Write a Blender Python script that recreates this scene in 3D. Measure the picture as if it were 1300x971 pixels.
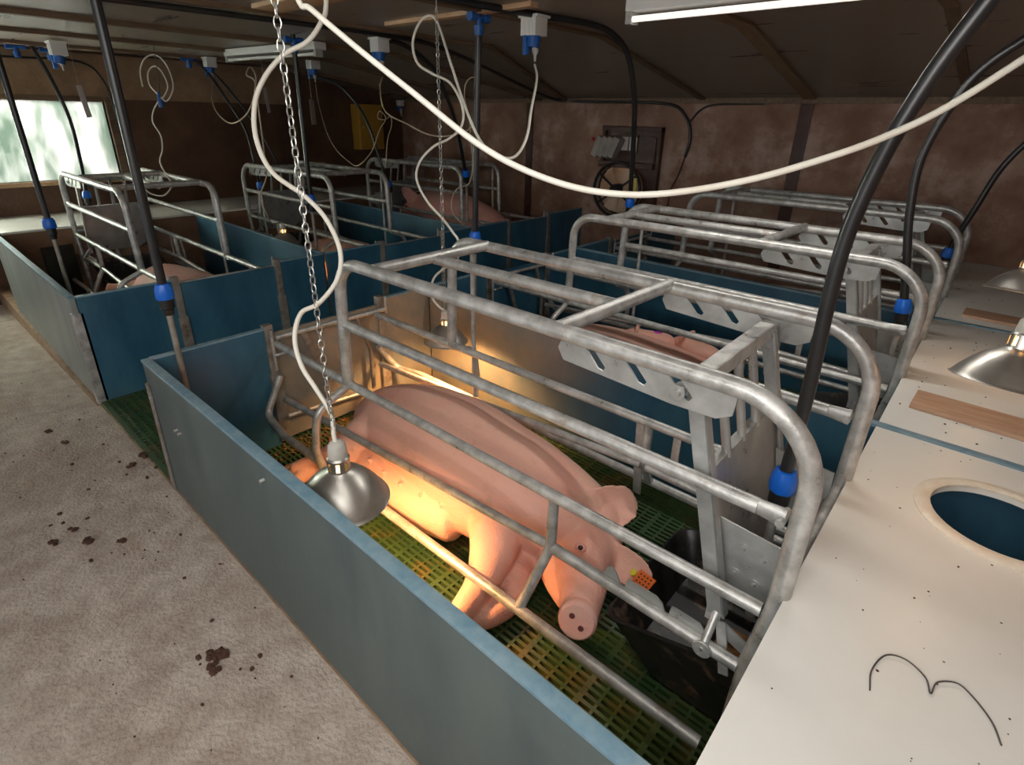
import bpy, bmesh, math, random
from mathutils import Vector, Matrix, noise
R = math.radians
V = Vector
scene = bpy.context.scene
C = scene.collection
for o in list(bpy.data.objects):
    bpy.data.objects.remove(o)

# ------------------------------------------------------------------ camera
YAW, PITCH, ROLL, FPX = -0.7166, -0.3976, 0.0219, 696.28
cam_d = bpy.data.cameras.new('camera'); cam = bpy.data.objects.new('camera', cam_d); C.objects.link(cam)
fwd = V((math.sin(YAW)*math.cos(PITCH), math.cos(YAW)*math.cos(PITCH), math.sin(PITCH)))
rt = V((math.cos(YAW), -math.sin(YAW), 0)); up = rt.cross(fwd)
rt2 = rt*math.cos(ROLL) + up*math.sin(ROLL); up2 = -rt*math.sin(ROLL) + up*math.cos(ROLL)
m = Matrix((rt2, up2, -fwd)).transposed().to_4x4(); m.translation = V((2.6388, -0.5928, 1.6859))
cam.matrix_world = m
cam_d.sensor_width = 36; cam_d.lens = FPX/1300*36; cam_d.shift_y = -45.5/1300
cam_d.clip_start = 0.03
scene.camera = cam
scene.view_settings.view_transform = 'Standard'; scene.view_settings.look = 'None'
scene.view_settings.gamma = 1; scene.view_settings.use_curve_mapping = False
scene.view_settings.exposure = 0.1

# ------------------------------------------------------------------ world, daylight and added fill
w = bpy.data.worlds.new('daylight'); scene.world = w; w.use_nodes = True
w.node_tree.nodes['Background'].inputs[0].default_value = (0.93, 0.97, 1.0, 1)
w.node_tree.nodes['Background'].inputs[1].default_value = 0.6
def area(name, loc, target, sx, sy, energy, col):
    l = bpy.data.lights.new(name, 'AREA'); l.shape = 'RECTANGLE'; l.size = sx; l.size_y = sy
    l.energy = energy; l.color = col
    o = bpy.data.objects.new(name, l); C.objects.link(o); o.location = loc
    o.rotation_euler = (V(target)-V(loc)).to_track_quat('-Z', 'Y').to_euler()
    return o
area('front_fill', (2.2, -2.6, 1.9), (1.2, 1.2, 0.4), 2.2, 1.2, 26, (1.0, 0.98, 0.95))  # added fill from behind the camera, no doorway there
area('overhead_fill', (2.5, -1.0, 2.15), (1.5, .5, 0), 1.7, 1.3, 46, (1.0, 0.985, 0.96))  # added soft fill under the ceiling, out of view; no skylight there
area('window_daylight', (-6.2, -0.3, 1.9), (-3.0, -0.1, 0.6), 3.6, 1.8, 3600, (1.0, .97, 0.93))

# ------------------------------------------------------------------ materials
def mat(name, col=(.5, .5, .5), rough=.5, metal=0, col2=None, scale=6, detail=6, bump=0, bscale=60, ramp=(.35, .65),
        spec=None, sss=0, sssr=(1, .3, .2), stretch=None, col3=None, ramp3=(.5, .7), scale3=3, rvar=0, emit=None, estr=0, trans=0, sssscale=.02):
    m = bpy.data.materials.new(name); m.use_nodes = True
    nt = m.node_tree; N = nt.nodes; L = nt.links; b = N['Principled BSDF']
    b.inputs['Base Color'].default_value = (*col, 1); b.inputs['Roughness'].default_value = rough
    b.inputs['Metallic'].default_value = metal
    if spec is not None: b.inputs['Specular IOR Level'].default_value = spec
    if sss:
        b.inputs['Subsurface Weight'].default_value = sss; b.inputs['Subsurface Radius'].default_value = sssr
        b.inputs['Subsurface Scale'].default_value = sssscale
    if emit: b.inputs['Emission Color'].default_value = (*emit, 1); b.inputs['Emission Strength'].default_value = estr
    if trans: b.inputs['Transmission Weight'].default_value = trans
    tc = N.new('ShaderNodeTexCoord'); mp = N.new('ShaderNodeMapping')
    L.new(tc.outputs['Object'], mp.inputs[0])
    if stretch: mp.inputs['Scale'].default_value = stretch
    last = None
    if col2:
        n = N.new('ShaderNodeTexNoise'); n.inputs['Scale'].default_value = scale; n.inputs['Detail'].default_value = detail
        n.inputs['Roughness'].default_value = .62
        L.new(mp.outputs[0], n.inputs['Vector'])
        r = N.new('ShaderNodeValToRGB'); r.color_ramp.elements[0].position = ramp[0]; r.color_ramp.elements[1].position = ramp[1]
        r.color_ramp.elements[0].color = (*col, 1); r.color_ramp.elements[1].color = (*col2, 1)
        L.new(n.outputs['Fac'], r.inputs[0]); last = r.outputs[0]
        if rvar:
            mr = N.new('ShaderNodeMapRange'); mr.inputs['To Min'].default_value = rough-rvar; mr.inputs['To Max'].default_value = rough+rvar
            mr.inputs['From Min'].default_value = .3; mr.inputs['From Max'].default_value = .7
            L.new(n.outputs['Fac'], mr.inputs[0]); L.new(mr.outputs[0], b.inputs['Roughness'])
    if col3:
        n3 = N.new('ShaderNodeTexNoise'); n3.inputs['Scale'].default_value = scale3; n3.inputs['Detail'].default_value = 8
        n3.inputs['Roughness'].default_value = .7
        L.new(tc.outputs['Object'], n3.inputs['Vector'])
        r3 = N.new('ShaderNodeValToRGB'); r3.color_ramp.elements[0].position = ramp3[0]; r3.color_ramp.elements[1].position = ramp3[1]
        r3.color_ramp.elements[0].color = (0, 0, 0, 1); r3.color_ramp.elements[1].color = (1, 1, 1, 1)
        L.new(n3.outputs['Fac'], r3.inputs[0])
        mx = N.new('ShaderNodeMixRGB'); L.new(r3.outputs[0], mx.inputs[0])
        if last: L.new(last, mx.inputs[1])
        else: mx.inputs[1].default_value = (*col, 1)
        mx.inputs[2].default_value = (*col3, 1); last = mx.outputs[0]
    if last: L.new(last, b.inputs['Base Color'])
    if bump:
        nb = N.new('ShaderNodeTexNoise'); nb.inputs['Scale'].default_value = bscale; nb.inputs['Detail'].default_value = 6
        L.new(mp.outputs[0], nb.inputs['Vector'])
        bp = N.new('ShaderNodeBump'); bp.inputs['Strength'].default_value = bump; bp.inputs['Distance'].default_value = .01
        L.new(nb.outputs['Fac'], bp.inputs['Height']); L.new(bp.outputs[0], b.inputs['Normal'])
    return m
M = {}
M['galv'] = mat('galvanised_steel', (.38, .375, .355), .38, .45, (.60, .595, .57), 16, 8, .12, 80, rvar=.14, ramp=(.40, .62), col3=(.30, .20, .14), ramp3=(.60, .76), scale3=11)
M['galv_bright'] = mat('bright_galvanised_plate', (.36, .36, .35), .36, .5, (.52, .53, .51), 9, 6, .08, 60, rvar=.12)
M['steel_dirty'] = mat('dull_dirty_steel', (.22, .20, .17), .6, .45, (.36, .33, .29), 12, 6, .2, 70, col3=(.16, .10, .06), ramp3=(.5, .7), scale3=9)
M['blue'] = mat('blue_panel_board', (.016, .075, .130), .38, 0, (.042, .138, .205), 3.5, 8, .12, 40, stretch=(1, 1, .35), rvar=.08,
                col3=(.10, .15, .15), ramp3=(.56, .80), scale3=2.2)
M['bluegrey'] = mat('weathered_grey_blue_board', (.060, .085, .090), .5, 0, (.10, .125, .120), 4, 8, .12, 40, stretch=(1, 1, .3), rvar=.08,
                    col3=(.10, .13, .12), ramp3=(.5, .8), scale3=3)
def soiled():  # tan towards the tail: part splashed dirt, part warm lamp glow put into colour
    m = mat('soiled_lamplit_blue_board', (.016, .075, .130), .40, 0, (.042, .138, .205), 3.5, 8, .12, 40, stretch=(1, 1, .35), col3=(.30, .25, .18), ramp3=(.30, .62), scale3=5)
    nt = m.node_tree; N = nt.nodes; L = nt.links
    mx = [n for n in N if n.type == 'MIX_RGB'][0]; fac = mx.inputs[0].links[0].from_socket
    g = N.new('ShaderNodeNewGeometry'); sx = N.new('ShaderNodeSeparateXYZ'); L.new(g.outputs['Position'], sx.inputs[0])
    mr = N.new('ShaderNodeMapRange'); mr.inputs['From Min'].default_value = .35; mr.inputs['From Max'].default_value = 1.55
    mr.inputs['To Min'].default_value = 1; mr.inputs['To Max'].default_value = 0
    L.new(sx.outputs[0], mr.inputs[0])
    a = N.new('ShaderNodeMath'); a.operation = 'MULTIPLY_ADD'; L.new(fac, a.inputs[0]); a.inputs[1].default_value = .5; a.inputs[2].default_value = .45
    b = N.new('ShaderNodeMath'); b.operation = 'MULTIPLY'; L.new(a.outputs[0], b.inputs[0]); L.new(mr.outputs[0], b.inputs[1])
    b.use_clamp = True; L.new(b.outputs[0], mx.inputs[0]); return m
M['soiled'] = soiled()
M['silver'] = mat('silvery_sheeted_board', (.24, .27, .26), .4, .2, (.34, .37, .35), 4, 8, .1, 40, stretch=(1, 1, .3))
M['blueedge'] = mat('worn_blue_board_edge', (.13, .24, .31), .55, 0, (.22, .32, .37), 20, 6, .1, 60)
M['slat'] = mat('green_plastic_slats', (.030, .070, .024), .42, 0, (.050, .095, .032), 8, 5, .05, 60, col3=(.13, .095, .03), ramp3=(.50, .66), scale3=5)
M['pit'] = mat('dark_slurry_pit', (.012, .010, .007), .35)
M['concrete'] = mat('dusty_beige_concrete', (.34, .27, .22), .9, 0, (.50, .43, .37), 9, 14, .8, 70, col3=(.30, .22, .165), ramp3=(.50, .72), scale3=2.2)
M['kerb'] = mat('muddy_brown_kerb', (.20, .12, .07), .9, 0, (.32, .22, .14), 9, 8, .5, 40)
M['wall'] = mat('stained_brown_wall', (.20, .100, .062), .75, 0, (.34, .20, .14), 3, 10, .3, 30, col3=(.55, .43, .38), ramp3=(.52, .78), scale3=1.5)
M['wall_dark'] = mat('dark_brown_wall', (.070, .031, .015), .7, 0, (.12, .058, .030), 3, 8, .25, 30, col3=(.13, .085, .06), ramp3=(.55, .8), scale3=2)
M['wall_tan'] = mat('tan_upper_wall', (.22, .14, .075), .8, 0, (.32, .21, .12), 5, 8, .2, 30)
M['ceil'] = mat('dull_ceiling_board', (.20, .165, .135), .33, 0, (.27, .23, .19), 3, 8, .06, 8, stretch=(.3, 2, 1), rvar=.08, spec=.5)
M['timber'] = mat('brown_ceiling_batten', (.12, .075, .04), .6, 0, (.20, .13, .075), 4, 8, .2, 40, stretch=(8, 1, 8))
M['timber_mid'] = mat('mid_brown_batten', (.20, .125, .06), .6, 0, (.28, .18, .10), 4, 8, .2, 40, stretch=(8, 1, 8))
M['timber_pale'] = mat('pale_wood', (.45, .27, .15), .6, 0, (.56, .36, .21), 5, 8, .2, 60, stretch=(1.2, 14, 8))
M['board'] = mat('beige_plywood_offcut', (.42, .24, .15), .6, 0, (.55, .35, .23), 5, 8, .2, 60, stretch=(1.2, 16, 8))
M['darkwood'] = mat('dark_stained_wood', (.045, .016, .010), .5, 0, (.085, .034, .022), 6, 8, .2, 40)
M['brownboard'] = mat('brown_creep_board', (.17, .09, .045), .6, 0, (.24, .13, .07), 5, 8, .1, 40)
M['cream'] = mat('cream_creep_lid', (.72, .71, .655), .38, 0, (.76, .75, .70), 5, 8, .02, 40, col3=(.55, .48, .38), ramp3=(.66, .82), scale3=9)
M['whitelid'] = mat('white_lid', (.80, .79, .75), .3, 0, (.72, .70, .65), 5, 6)
M['creamring'] = mat('cream_ring', (.74, .70, .60), .45, 0, (.66, .58, .47), 30, 5)
M['whiteplastic'] = mat('white_plastic', (.72, .72, .69), .4)
M['greyplastic'] = mat('grey_plastic', (.45, .45, .43), .45, 0, (.36, .35, .33), 20, 4)
M['cable'] = mat('white_cable_sheath', (.74, .71, .62), .4, 0, (.62, .57, .47), 8, 4, ramp=(.5, .8))
M['cable_dull'] = mat('yellowed_cable_sheath', (.50, .42, .30), .5, 0, (.36, .29, .20), 10, 4)
M['rubber'] = mat('black_pipe', (.014, .014, .015), .32, 0, (.022, .022, .022), 6, 3, .03, 20)
M['bluefit'] = mat('bright_blue_fitting', (.006, .13, .62), .35)
M['blueplug'] = mat('blue_plug_plastic', (.012, .10, .36), .4)
M['blackfit'] = mat('black_fitting', (.012, .012, .012), .4)
M['trough'] = mat('black_plastic_trough', (.010, .010, .010), .35, 0, (.02, .018, .016), 10, 6, .1, 30, col3=(.16, .10, .07), ramp3=(.56, .66), scale3=8)
M['chain'] = mat('zinc_chain', (.50, .50, .47), .35, .9)
M['alu'] = mat('dull_aluminium_shade', (.48, .46, .42), .36, .9, (.58, .56, .51), 9, 6, .03, 40, rvar=.08)
M['alu_in'] = mat('shade_inside', (.7, .66, .55), .4, .5)
M['ceramic'] = mat('grey_lamp_cap', (.42, .40, .36), .6, 0, (.5, .48, .43), 20, 4)
M['glowbulb'] = mat('lit_heat_bulb', (1, .5, .2), .4, emit=(1, .50, .16), estr=9)
M['paper'] = mat('white_paper', (.62, .58, .58), .7)
M['yellowbox'] = mat('ochre_metal_box', (.48, .27, .035), .5, 0, (.40, .22, .03), 5, 5)
M['bronze'] = mat('dusty_fan_disc', (.60, .34, .18), .5, 0, (.62, .48, .36), 5, 5)
M['dark'] = mat('sooty_black', (.010, .008, .006), .6)
M['louvre'] = mat('dusty_grey_louvre', (.34, .31, .28), .7, 0, (.42, .38, .34), 8, 5)
M['clod'] = mat('dark_brown_clods', (.055, .022, .014), .95, 0, (.09, .042, .026), 40, 4, .5, 90)
M['bedding'] = mat('orange_brown_bedding', (.12, .05, .015), .95, 0, (.26, .12, .035), 40, 4, .6, 90)
M['tube_on'] = mat('lit_fluorescent_tube', (.9, .9, .9), .3, emit=(1, .93, .86), estr=.75)
M['red'] = mat('red_plastic', (.45, .02, .03), .4)
M['yellowstk'] = mat('yellow_sticker', (.75, .6, .12), .5)
M['tag'] = mat('orange_ear_tag_plastic', (.85, .16, .02), .4)
M['tagyellow'] = mat('yellow_tag_button', (.75, .62, .05), .4)
M['wire'] = mat('thin_grey_wire', (.12, .11, .11), .4, .6)
M['purple'] = mat('purple_marker_spray', (.45, .03, .40), .7)
M['slateplate'] = mat('grey_steel_plate', (.20, .21, .21), .5, .5, (.28, .29, .29), 6, 6, .05, 40)

def pig_mat(name, base, blotch, dirt):
    m = mat(name, base, .52, 0, blotch, 3.2, 6, .35, 130, ramp=(.40, .66), sss=.25, sssr=(1, .38, .22), sssscale=.015,
            col3=dirt, ramp3=(.56, .76), scale3=5, spec=.35, stretch=(.35, 1, 1))
    return m
M['pig'] = pig_mat('pale_pink_pig_skin', (.80, .46, .36), (.74, .36, .28), (.56, .34, .22))
M['pig2'] = pig_mat('pink_pig_skin', (.72, .40, .33), (.66, .32, .27), (.46, .27, .18))
M['snout'] = mat('pink_snout_skin', (.80, .42, .38), .42, 0, (.74, .46, .38), 14, 5, .25, 90, sss=.2, sssscale=.01)
M['nostril'] = mat('dark_nostril', (.12, .03, .03), .7)
M['hoof'] = mat('horn_hoof', (.34, .20, .13), .6, 0, (.45, .30, .2), 20, 4)
M['eye'] = mat('dark_eye', (.02, .01, .008), .1)
M['eyelid'] = mat('reddish_eyelid', (.66, .30, .25), .6, sss=.1)

# frosted window pane: lets daylight through diffusely, with a blurred hedge behind it
def pane_mat(nm='frosted_window_glass', k=1.0):
    m = bpy.data.materials.new(nm); m.use_nodes = True
    nt = m.node_tree; N = nt.nodes; L = nt.links
    for n in list(N): N.remove(n)
    out = N.new('ShaderNodeOutputMaterial'); tr = N.new('ShaderNodeBsdfTranslucent'); gl = N.new('ShaderNodeBsdfPrincipled')
    gl.inputs['Base Color'].default_value = (.8, .82, .8, 1); gl.inputs['Roughness'].default_value = .25
    mx = N.new('ShaderNodeMixShader'); mx.inputs[0].default_value = .15
    tc = N.new('ShaderNodeTexCoord'); n = N.new('ShaderNodeTexNoise'); n.inputs['Scale'].default_value = 3.2; n.inputs['Detail'].default_value = 5
    mp = N.new('ShaderNodeMapping'); mp.inputs['Scale'].default_value = (1, 1.6, .5); L.new(tc.outputs['Object'], mp.inputs[0]); L.new(mp.outputs[0], n.inputs['Vector'])
    r = N.new('ShaderNodeValToRGB'); r.color_ramp.elements[0].position = .38; r.color_ramp.elements[0].color = (.34*k, .42*k, .36*k, 1)
    r.color_ramp.elements[1].position = .58; r.color_ramp.elements[1].color = (.88*k, .88*k, .86*k, 1)
    L.new(n.outputs['Fac'], r.inputs[0]); L.new(r.outputs[0], tr.inputs['Color'])
    L.new(tr.outputs[0], mx.inputs[1]); L.new(gl.outputs[0], mx.inputs[2]); L.new(mx.outputs[0], out.inputs[0])
    return m
M['pane'] = pane_mat()
M['pane_dim'] = pane_mat('dimmed_window_glass', .22)  # same glass, its colour lowered so the pane looks less bright

# ------------------------------------------------------------------ mesh builder
def fillet_path(pts, rad, n=6):
    pts = [V(p) for p in pts]
    if not rad: return pts
    out = [pts[0]]
    for i in range(1, len(pts)-1):
        r = rad[i-1] if isinstance(rad, (list, tuple)) else rad
        a, b, c = pts[i-1], pts[i], pts[i+1]
        u = (a-b); v = (c-b); lu, lv = u.length, v.length; u.normalize(); v.normalize()
        ang = u.angle(v)
        if ang > 3.1 or r == 0: out.append(b); continue
        t = min(r/math.tan(ang/2), lu*.49, lv*.49); rr = t*math.tan(ang/2)
        p0 = b+u*t; p1 = b+v*t
        cen = b+(u+v).normalized()*(rr/math.sin(ang/2))
        d0 = p0-cen; d1 = p1-cen
        for k in range(n+1):
            f = k/n
            out.append(cen+(d0.normalized().slerp(d1.normalized(), f)*rr if d0.angle(d1) > 1e-3 else d0.lerp(d1, f)))
    out.append(pts[-1])
    return out
def smooth_path(pts, n=8):
    pts = [V(p) for p in pts]; P = [pts[0]*2-pts[1]]+pts+[pts[-1]*2-pts[-2]]; out = []
    for i in range(1, len(P)-2):
        a, b, c, d = P[i-1:i+3]
        for k in range(n):
            t = k/n
            out.append(.5*((2*b)+(c-a)*t+(2*a-5*b+4*c-d)*t*t+(3*b-a-3*c+d)*t**3))
    out.append(pts[-1]); return out
IDENT = lambda v: v
class MB:
    def __init__(s, T=IDENT): s.bm = bmesh.new(); s.T = T
    def add(s, verts, faces):
        vs = [s.bm.verts.new(s.T(V(v))) for v in verts]
        for f in faces:
            try: s.bm.faces.new([vs[i] for i in f])
            except ValueError: pass
        return s
    def box(s, x0, x1, y0, y1, z0, z1, bev=0, rot=None, piv=None):
        tmp = bmesh.new(); bmesh.ops.create_cube(tmp, size=1)
        for v in tmp.verts: v.co = V(((x0+x1)/2+v.co.x*(x1-x0), (y0+y1)/2+v.co.y*(y1-y0), (z0+z1)/2+v.co.z*(z1-z0)))
        if bev: bmesh.ops.bevel(tmp, geom=list(tmp.edges), offset=bev, segments=2, affect='EDGES', profile=.7)
        if rot is not None:
            p = V(piv) if piv is not None else V(((x0+x1)/2, (y0+y1)/2, (z0+z1)/2))
            for v in tmp.verts: v.co = rot @ (v.co-p)+p
        tmp.verts.index_update()
        s.add([v.co.copy() for v in tmp.verts], [[v.index for v in f.verts] for f in tmp.faces]); tmp.free(); return s
    def tube(s, pts, r, fillet=0, n=14, smooth=False, seg=7, closed=False, cap=True, flat=None):
        P = smooth_path(pts, seg) if smooth else fillet_path(pts, fillet, seg)
        Q = [P[0]]
        for p in P[1:]:
            if (p-Q[-1]).length > 1e-5: Q.append(p)
        P = Q; k = len(P); rs = r if isinstance(r, (list, tuple)) else None
        t = (P[1]-P[0]).normalized(); a = V((0, 0, 1)) if abs(t.z) < .9 else V((1, 0, 0))
        nrm = (a-t*a.dot(t)).normalized(); vs = []; pt = t
        for i in range(k):
            if closed: t = (P[(i+1) % k]-P[i-1]).normalized()
            elif i == 0: t = (P[1]-P[0]).normalized()
            elif i == k-1: t = (P[-1]-P[-2]).normalized()
            else: t = ((P[i+1]-P[i]).normalized()+(P[i]-P[i-1]).normalized()).normalized()
            nrm = (nrm-t*nrm.dot(t)).normalized(); bn = t.cross(nrm)
            rr = r if rs is None else rs[0]+(rs[1]-rs[0])*i/(k-1)
            if flat: 
                f = flat
                for j in range(n):
                    an = 2*math.pi*j/n; vs.append(P[i]+nrm*math.cos(an)*rr+bn*math.sin(an)*rr*f)
            else:
                for j in range(n):
                    an = 2*math.pi*j/n; vs.append(P[i]+(nrm*math.cos(an)+bn*math.sin(an))*rr)
        F = []
        rng = range(k if closed else k-1)
        for i in rng:
            for j in range(n):
                a0 = i*n+j; a1 = i*n+(j+1) % n; b0 = ((i+1) % k)*n+j; b1 = ((i+1) % k)*n+(j+1) % n
                F.append([a0, a1, b1, b0])
        if cap and not closed: F.append(list(range(n))[::-1]); F.append([(k-1)*n+j for j in range(n)])
        return s.add(vs, F)
    def flatbar(s, p0, p1, wv, w, t):       # rectangular bar from p0 to p1, width w along wv, thickness t
        p0, p1, wv = V(p0), V(p1), V(wv); d = (p1-p0).normalized(); wv = (wv-d*wv.dot(d)).normalized(); tv = d.cross(wv)
        vs = []
        for p in (p0, p1):
            for a, b in ((-1, -1), (1, -1), (1, 1), (-1, 1)): vs.append(p+wv*a*w/2+tv*b*t/2)
        return s.add(vs, [[3, 2, 1, 0], [4, 5, 6, 7], [0, 1, 5, 4], [1, 2, 6, 5], [2, 3, 7, 6], [3, 0, 4, 7]])
    def lathe(s, prof, loc=(0, 0, 0), axis=(0, 0, 1), n=32, capends=False):
        q = V((0, 0, 1)).rotation_difference(V(axis).normalized()).to_matrix(); vs = []; F = []
        for r, z in prof:
            for j in range(n):
                an = 2*math.pi*j/n; vs.append(q @ V((r*math.cos(an), r*math.sin(an), z))+V(loc))
        for i in range(len(prof)-1):
            for j in range(n): F.append([i*n+j, i*n+(j+1) % n, (i+1)*n+(j+1) % n, (i+1)*n+j])
        if capends: F.append(list(range(n))[::-1]); F.append([(len(prof)-1)*n+j for j in range(n)])
        return s.add(vs, F)
    def cyl(s, p0, p1, r0, r1=None, n=20):
        r1 = r0 if r1 is None else r1; d = V(p1)-V(p0)
        return s.lathe([(r0, 0), (r1, d.length)], p0, d, n, True)
    def prism(s, poly, o, u, v, t):         # polygon (a,b) in the plane o + a u + b v, thickness t along u x v
        o, u, v = V(o), V(u).normalized(), V(v).normalized(); w_ = u.cross(v); n = len(poly)
        vs = [o+u*a+v*b-w_*t/2 for a, b in poly]+[o+u*a+v*b+w_*t/2 for a, b in poly]
        F = [list(range(n))[::-1], list(range(n, 2*n))]+[[i, (i+1) % n, n+(i+1) % n, n+i] for i in range(n)]
        return s.add(vs, F)
    def ball(s, c, r, sub=2, jit=0):
        tmp = bmesh.new(); bmesh.ops.create_icosphere(tmp, subdivisions=sub, radius=1); tmp.verts.index_update()
        rr = r if hasattr(r, '__len__') else (r, r, r); c = V(c)
        vs = [V((v.co.x*rr[0], v.co.y*rr[1], v.co.z*rr[2]))*(1+(random.uniform(-jit, jit) if jit else 0))+c for v in tmp.verts]
        s.add(vs, [[v.index for v in f.verts] for f in tmp.faces]); tmp.free(); return s
    def mesh(s, name, off=V((0, 0, 0)), angle=40):
        for v in s.bm.verts: v.co -= off
        bmesh.ops.recalc_face_normals(s.bm, faces=s.bm.faces)
        me = bpy.data.meshes.new(name); s.bm.to_mesh(me); s.bm.free()
        for p in me.polygons: p.use_smooth = True
        me.set_sharp_from_angle(angle=R(angle)); return me
def wloc(o):
    v = V((0, 0, 0))
    while o: v += o.location; o = o.parent
    return v
def tag(o, label=None, cat=None, group=None, kind=None):
    if label: o['label'] = label
    if cat: o['category'] = cat
    if group: o['group'] = group
    if kind: o['kind'] = kind
    return o
def thing(name, label, cat, loc, group=None):
    o = bpy.data.objects.new(name, None); C.objects.link(o); o.location = loc; o.empty_display_size = .1
    return tag(o, label, cat, group)
def part(name, mb, m, parent, label=None, angle=40):
    me = mb.mesh(name, wloc(parent), angle); me.materials.append(M[m] if isinstance(m, str) else m)
    o = bpy.data.objects.new(name, me); C.objects.link(o); o.parent = parent
    if label: o['label'] = label
    return o
def solo(name, mb, m, label=None, cat=None, group=None, kind=None, angle=40):
    xs = [v.co for v in mb.bm.verts]
    off = V(((min(v.x for v in xs)+max(v.x for v in xs))/2, (min(v.y for v in xs)+max(v.y for v in xs))/2, min(v.z for v in xs)))
    me = mb.mesh(name, off, angle); me.materials.append(M[m])
    o = bpy.data.objects.new(name, me); C.objects.link(o); o.location = off
    return tag(o, label, cat, group, kind)
def copy_tree(o, parent=None):
    c = o.copy(); C.objects.link(c)
    if parent: c.parent = parent
    for ch in list(o.children): copy_tree(ch, c)
    return c
def struct(name, mb, m): return solo(name, mb, m, kind='structure')

# ------------------------------------------------------------------ layout numbers
H = .675; XL = -1.247; P = 1.61; XC = 2.50; XLC = XL-2.5; WB = 5.13; WL = -4.7; WR = 3.35; ZC = 2.20; YK = 2.95; ZB = 1.872
BX = XL
def mirx(v): return V((XL-v.x, v.y, v.z))       # pens on the window side are the same pens turned about

# ------------------------------------------------------------------ floor
def floor_z(x, y):
    s = max(0, -x-1.0); return -.012-.045*min(s, 4)
b = MB(); nx, ny = 60, 26
x0, x1, y0, y1 = -6.0, WR, -3.6, -.02
vs = [(x0+(x1-x0)*i/nx, y0+(y1-y0)*j/ny, floor_z(x0+(x1-x0)*i/nx, 0)+.004*noise.noise(V((i*.7, j*.7, 0)))) for j in range(ny+1) for i in range(nx+1)]
b.add(vs, [[j*(nx+1)+i, j*(nx+1)+i+1, (j+1)*(nx+1)+i+1, (j+1)*(nx+1)+i] for j in range(ny) for i in range(nx)])
struct('floor', b, 'concrete')
b = MB().box(WL, WR, -.02, WB, -.42, -.40); struct('floor', b, 'pit')
b = MB().box(WL, XL, -.035, .035, -.40, -.004, .004); struct('trim_1', b, 'kerb')
b = MB().box(XL, WR, -.022, .030, -.40, -.010, .002); struct('trim_1', b, 'kerb')

def slats(x0, x1, y0, y1, px, py, bx, by, widex=4, widey=11, h=.028):
    b = MB(); n = int(round((y1-y0)/py)); k = int(round((x1-x0)/px))
    for i in range(n+1):
        y = y0+(y1-y0)*i/n; hw = bx/2*(1.9 if i % widey == 0 else 1)
        b.box(x0, x1, y-hw, y+hw, -h, 0)
    for i in range(k+1):
        x = x0+(x1-x0)*i/k; hw = by/2*(2.0 if i % widex == 0 else 1)
        b.box(x-hw, x+hw, y0, y1, -h, -.0015)
    return b
g = struct('floor', slats(0, 2.5, .03, P-.03, .0568, .0258, .0125, .010), 'slat'); 
for k in (1, 2):
    c = g.copy(); C.objects.link(c); c.location.y += k*P
for k in range(3):
    c = g.copy(); C.objects.link(c); c.location.x += XL-2.5; c.location.y += k*P
g = struct('floor', slats(XL, 0, 0.0, 5.1, .040, .040, .014, .014, 8, 12), 'slat')
# creep floors under the lids
struct('floor', MB().box(XC+.02, WR, 0, WB, -.02, 0), 'blue')
struct('floor', MB().box(WL, XLC-.02, 0.04, WB, -.02, 0), 'brownboard')

# ------------------------------------------------------------------ walls and ceiling
struct('wall_back', MB().box(WL-.1, WR+.1, WB, WB+.12, -.42, ZB+.1), 'wall')
wy0, wy1, wz0, wz1 = -1.55, 1.27, .985, 1.735
wl = MB()
wl.box(WL-.12, WL, -3.6, wy0-.0, -.42, ZC+.05); wl.box(WL-.12, WL, wy1, WB, -.42, ZC+.05)
wl.box(WL-.12, WL, wy0, wy1, -.42, wz0)
wl.box(WL-.12, WL, wy0, wy1, wz1, ZC+.05)
struct('wall_left', wl, 'wall_dark')
struct('wall_left', MB().box(WL, WL+.015, -3.6, 3.4, wz1+.03, ZC-.02), 'wall_tan')
struct('wall_right', MB().box(WR, WR+.12, -3.6, WB, -.42, ZC+.05), 'wall')
b = MB(); e = .06
b.add([(WL-.1, -3.6, ZC), (WR+.1, -3.6, ZC), (WR+.1, YK, ZC), (WL-.1, YK, ZC), (WR+.1, WB+.1, ZB), (WL-.1, WB+.1, ZB),
       (WL-.1, -3.6, ZC+e), (WR+.1, -3.6, ZC+e), (WR+.1, YK, ZC+e), (WL-.1, YK, ZC+e), (WR+.1, WB+.1, ZB+e), (WL-.1, WB+.1, ZB+e)],
      [[0, 1, 2, 3], [3, 2, 4, 5], [9, 8, 7, 6], [11, 10, 8, 9], [0, 6, 7, 1], [5, 4, 10, 11], [0, 3, 9, 6], [3, 5, 11, 9], [1, 7, 8, 2], [2, 8, 10, 4]])
struct('ceiling', b, 'ceil')
def zc(y): return ZC if y < YK else ZC-(ZC-ZB)*(y-YK)/(WB+.1-YK)
def batten(x, wdt, t, ya=-2.5, yb=WB, m='timber', x2=None):
    x2 = x if x2 is None else x2
    b = MB()
    for a, c in ((ya, YK), (YK, yb)):
        xa = x+(x2-x)*max(0, (a-YK)/(yb-YK)); xb = x+(x2-x)*max(0, (c-YK)/(yb-YK))
        b.add([(xa-wdt/2, a, zc(a)-t), (xa+wdt/2, a, zc(a)-t), (xb+wdt/2, c, zc(c)-t), (xb-wdt/2, c, zc(c)-t),
               (xa-wdt/2, a, zc(a)), (xa+wdt/2, a, zc(a)), (xb+wdt/2, c, zc(c)), (xb-wdt/2, c, zc(c))],
              [[3, 2, 1, 0], [4, 5, 6, 7], [0, 1, 5, 4], [1, 2, 6, 5], [2, 3, 7, 6], [3, 0, 4, 7]])
    return struct('trim_2', b, m)
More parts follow.
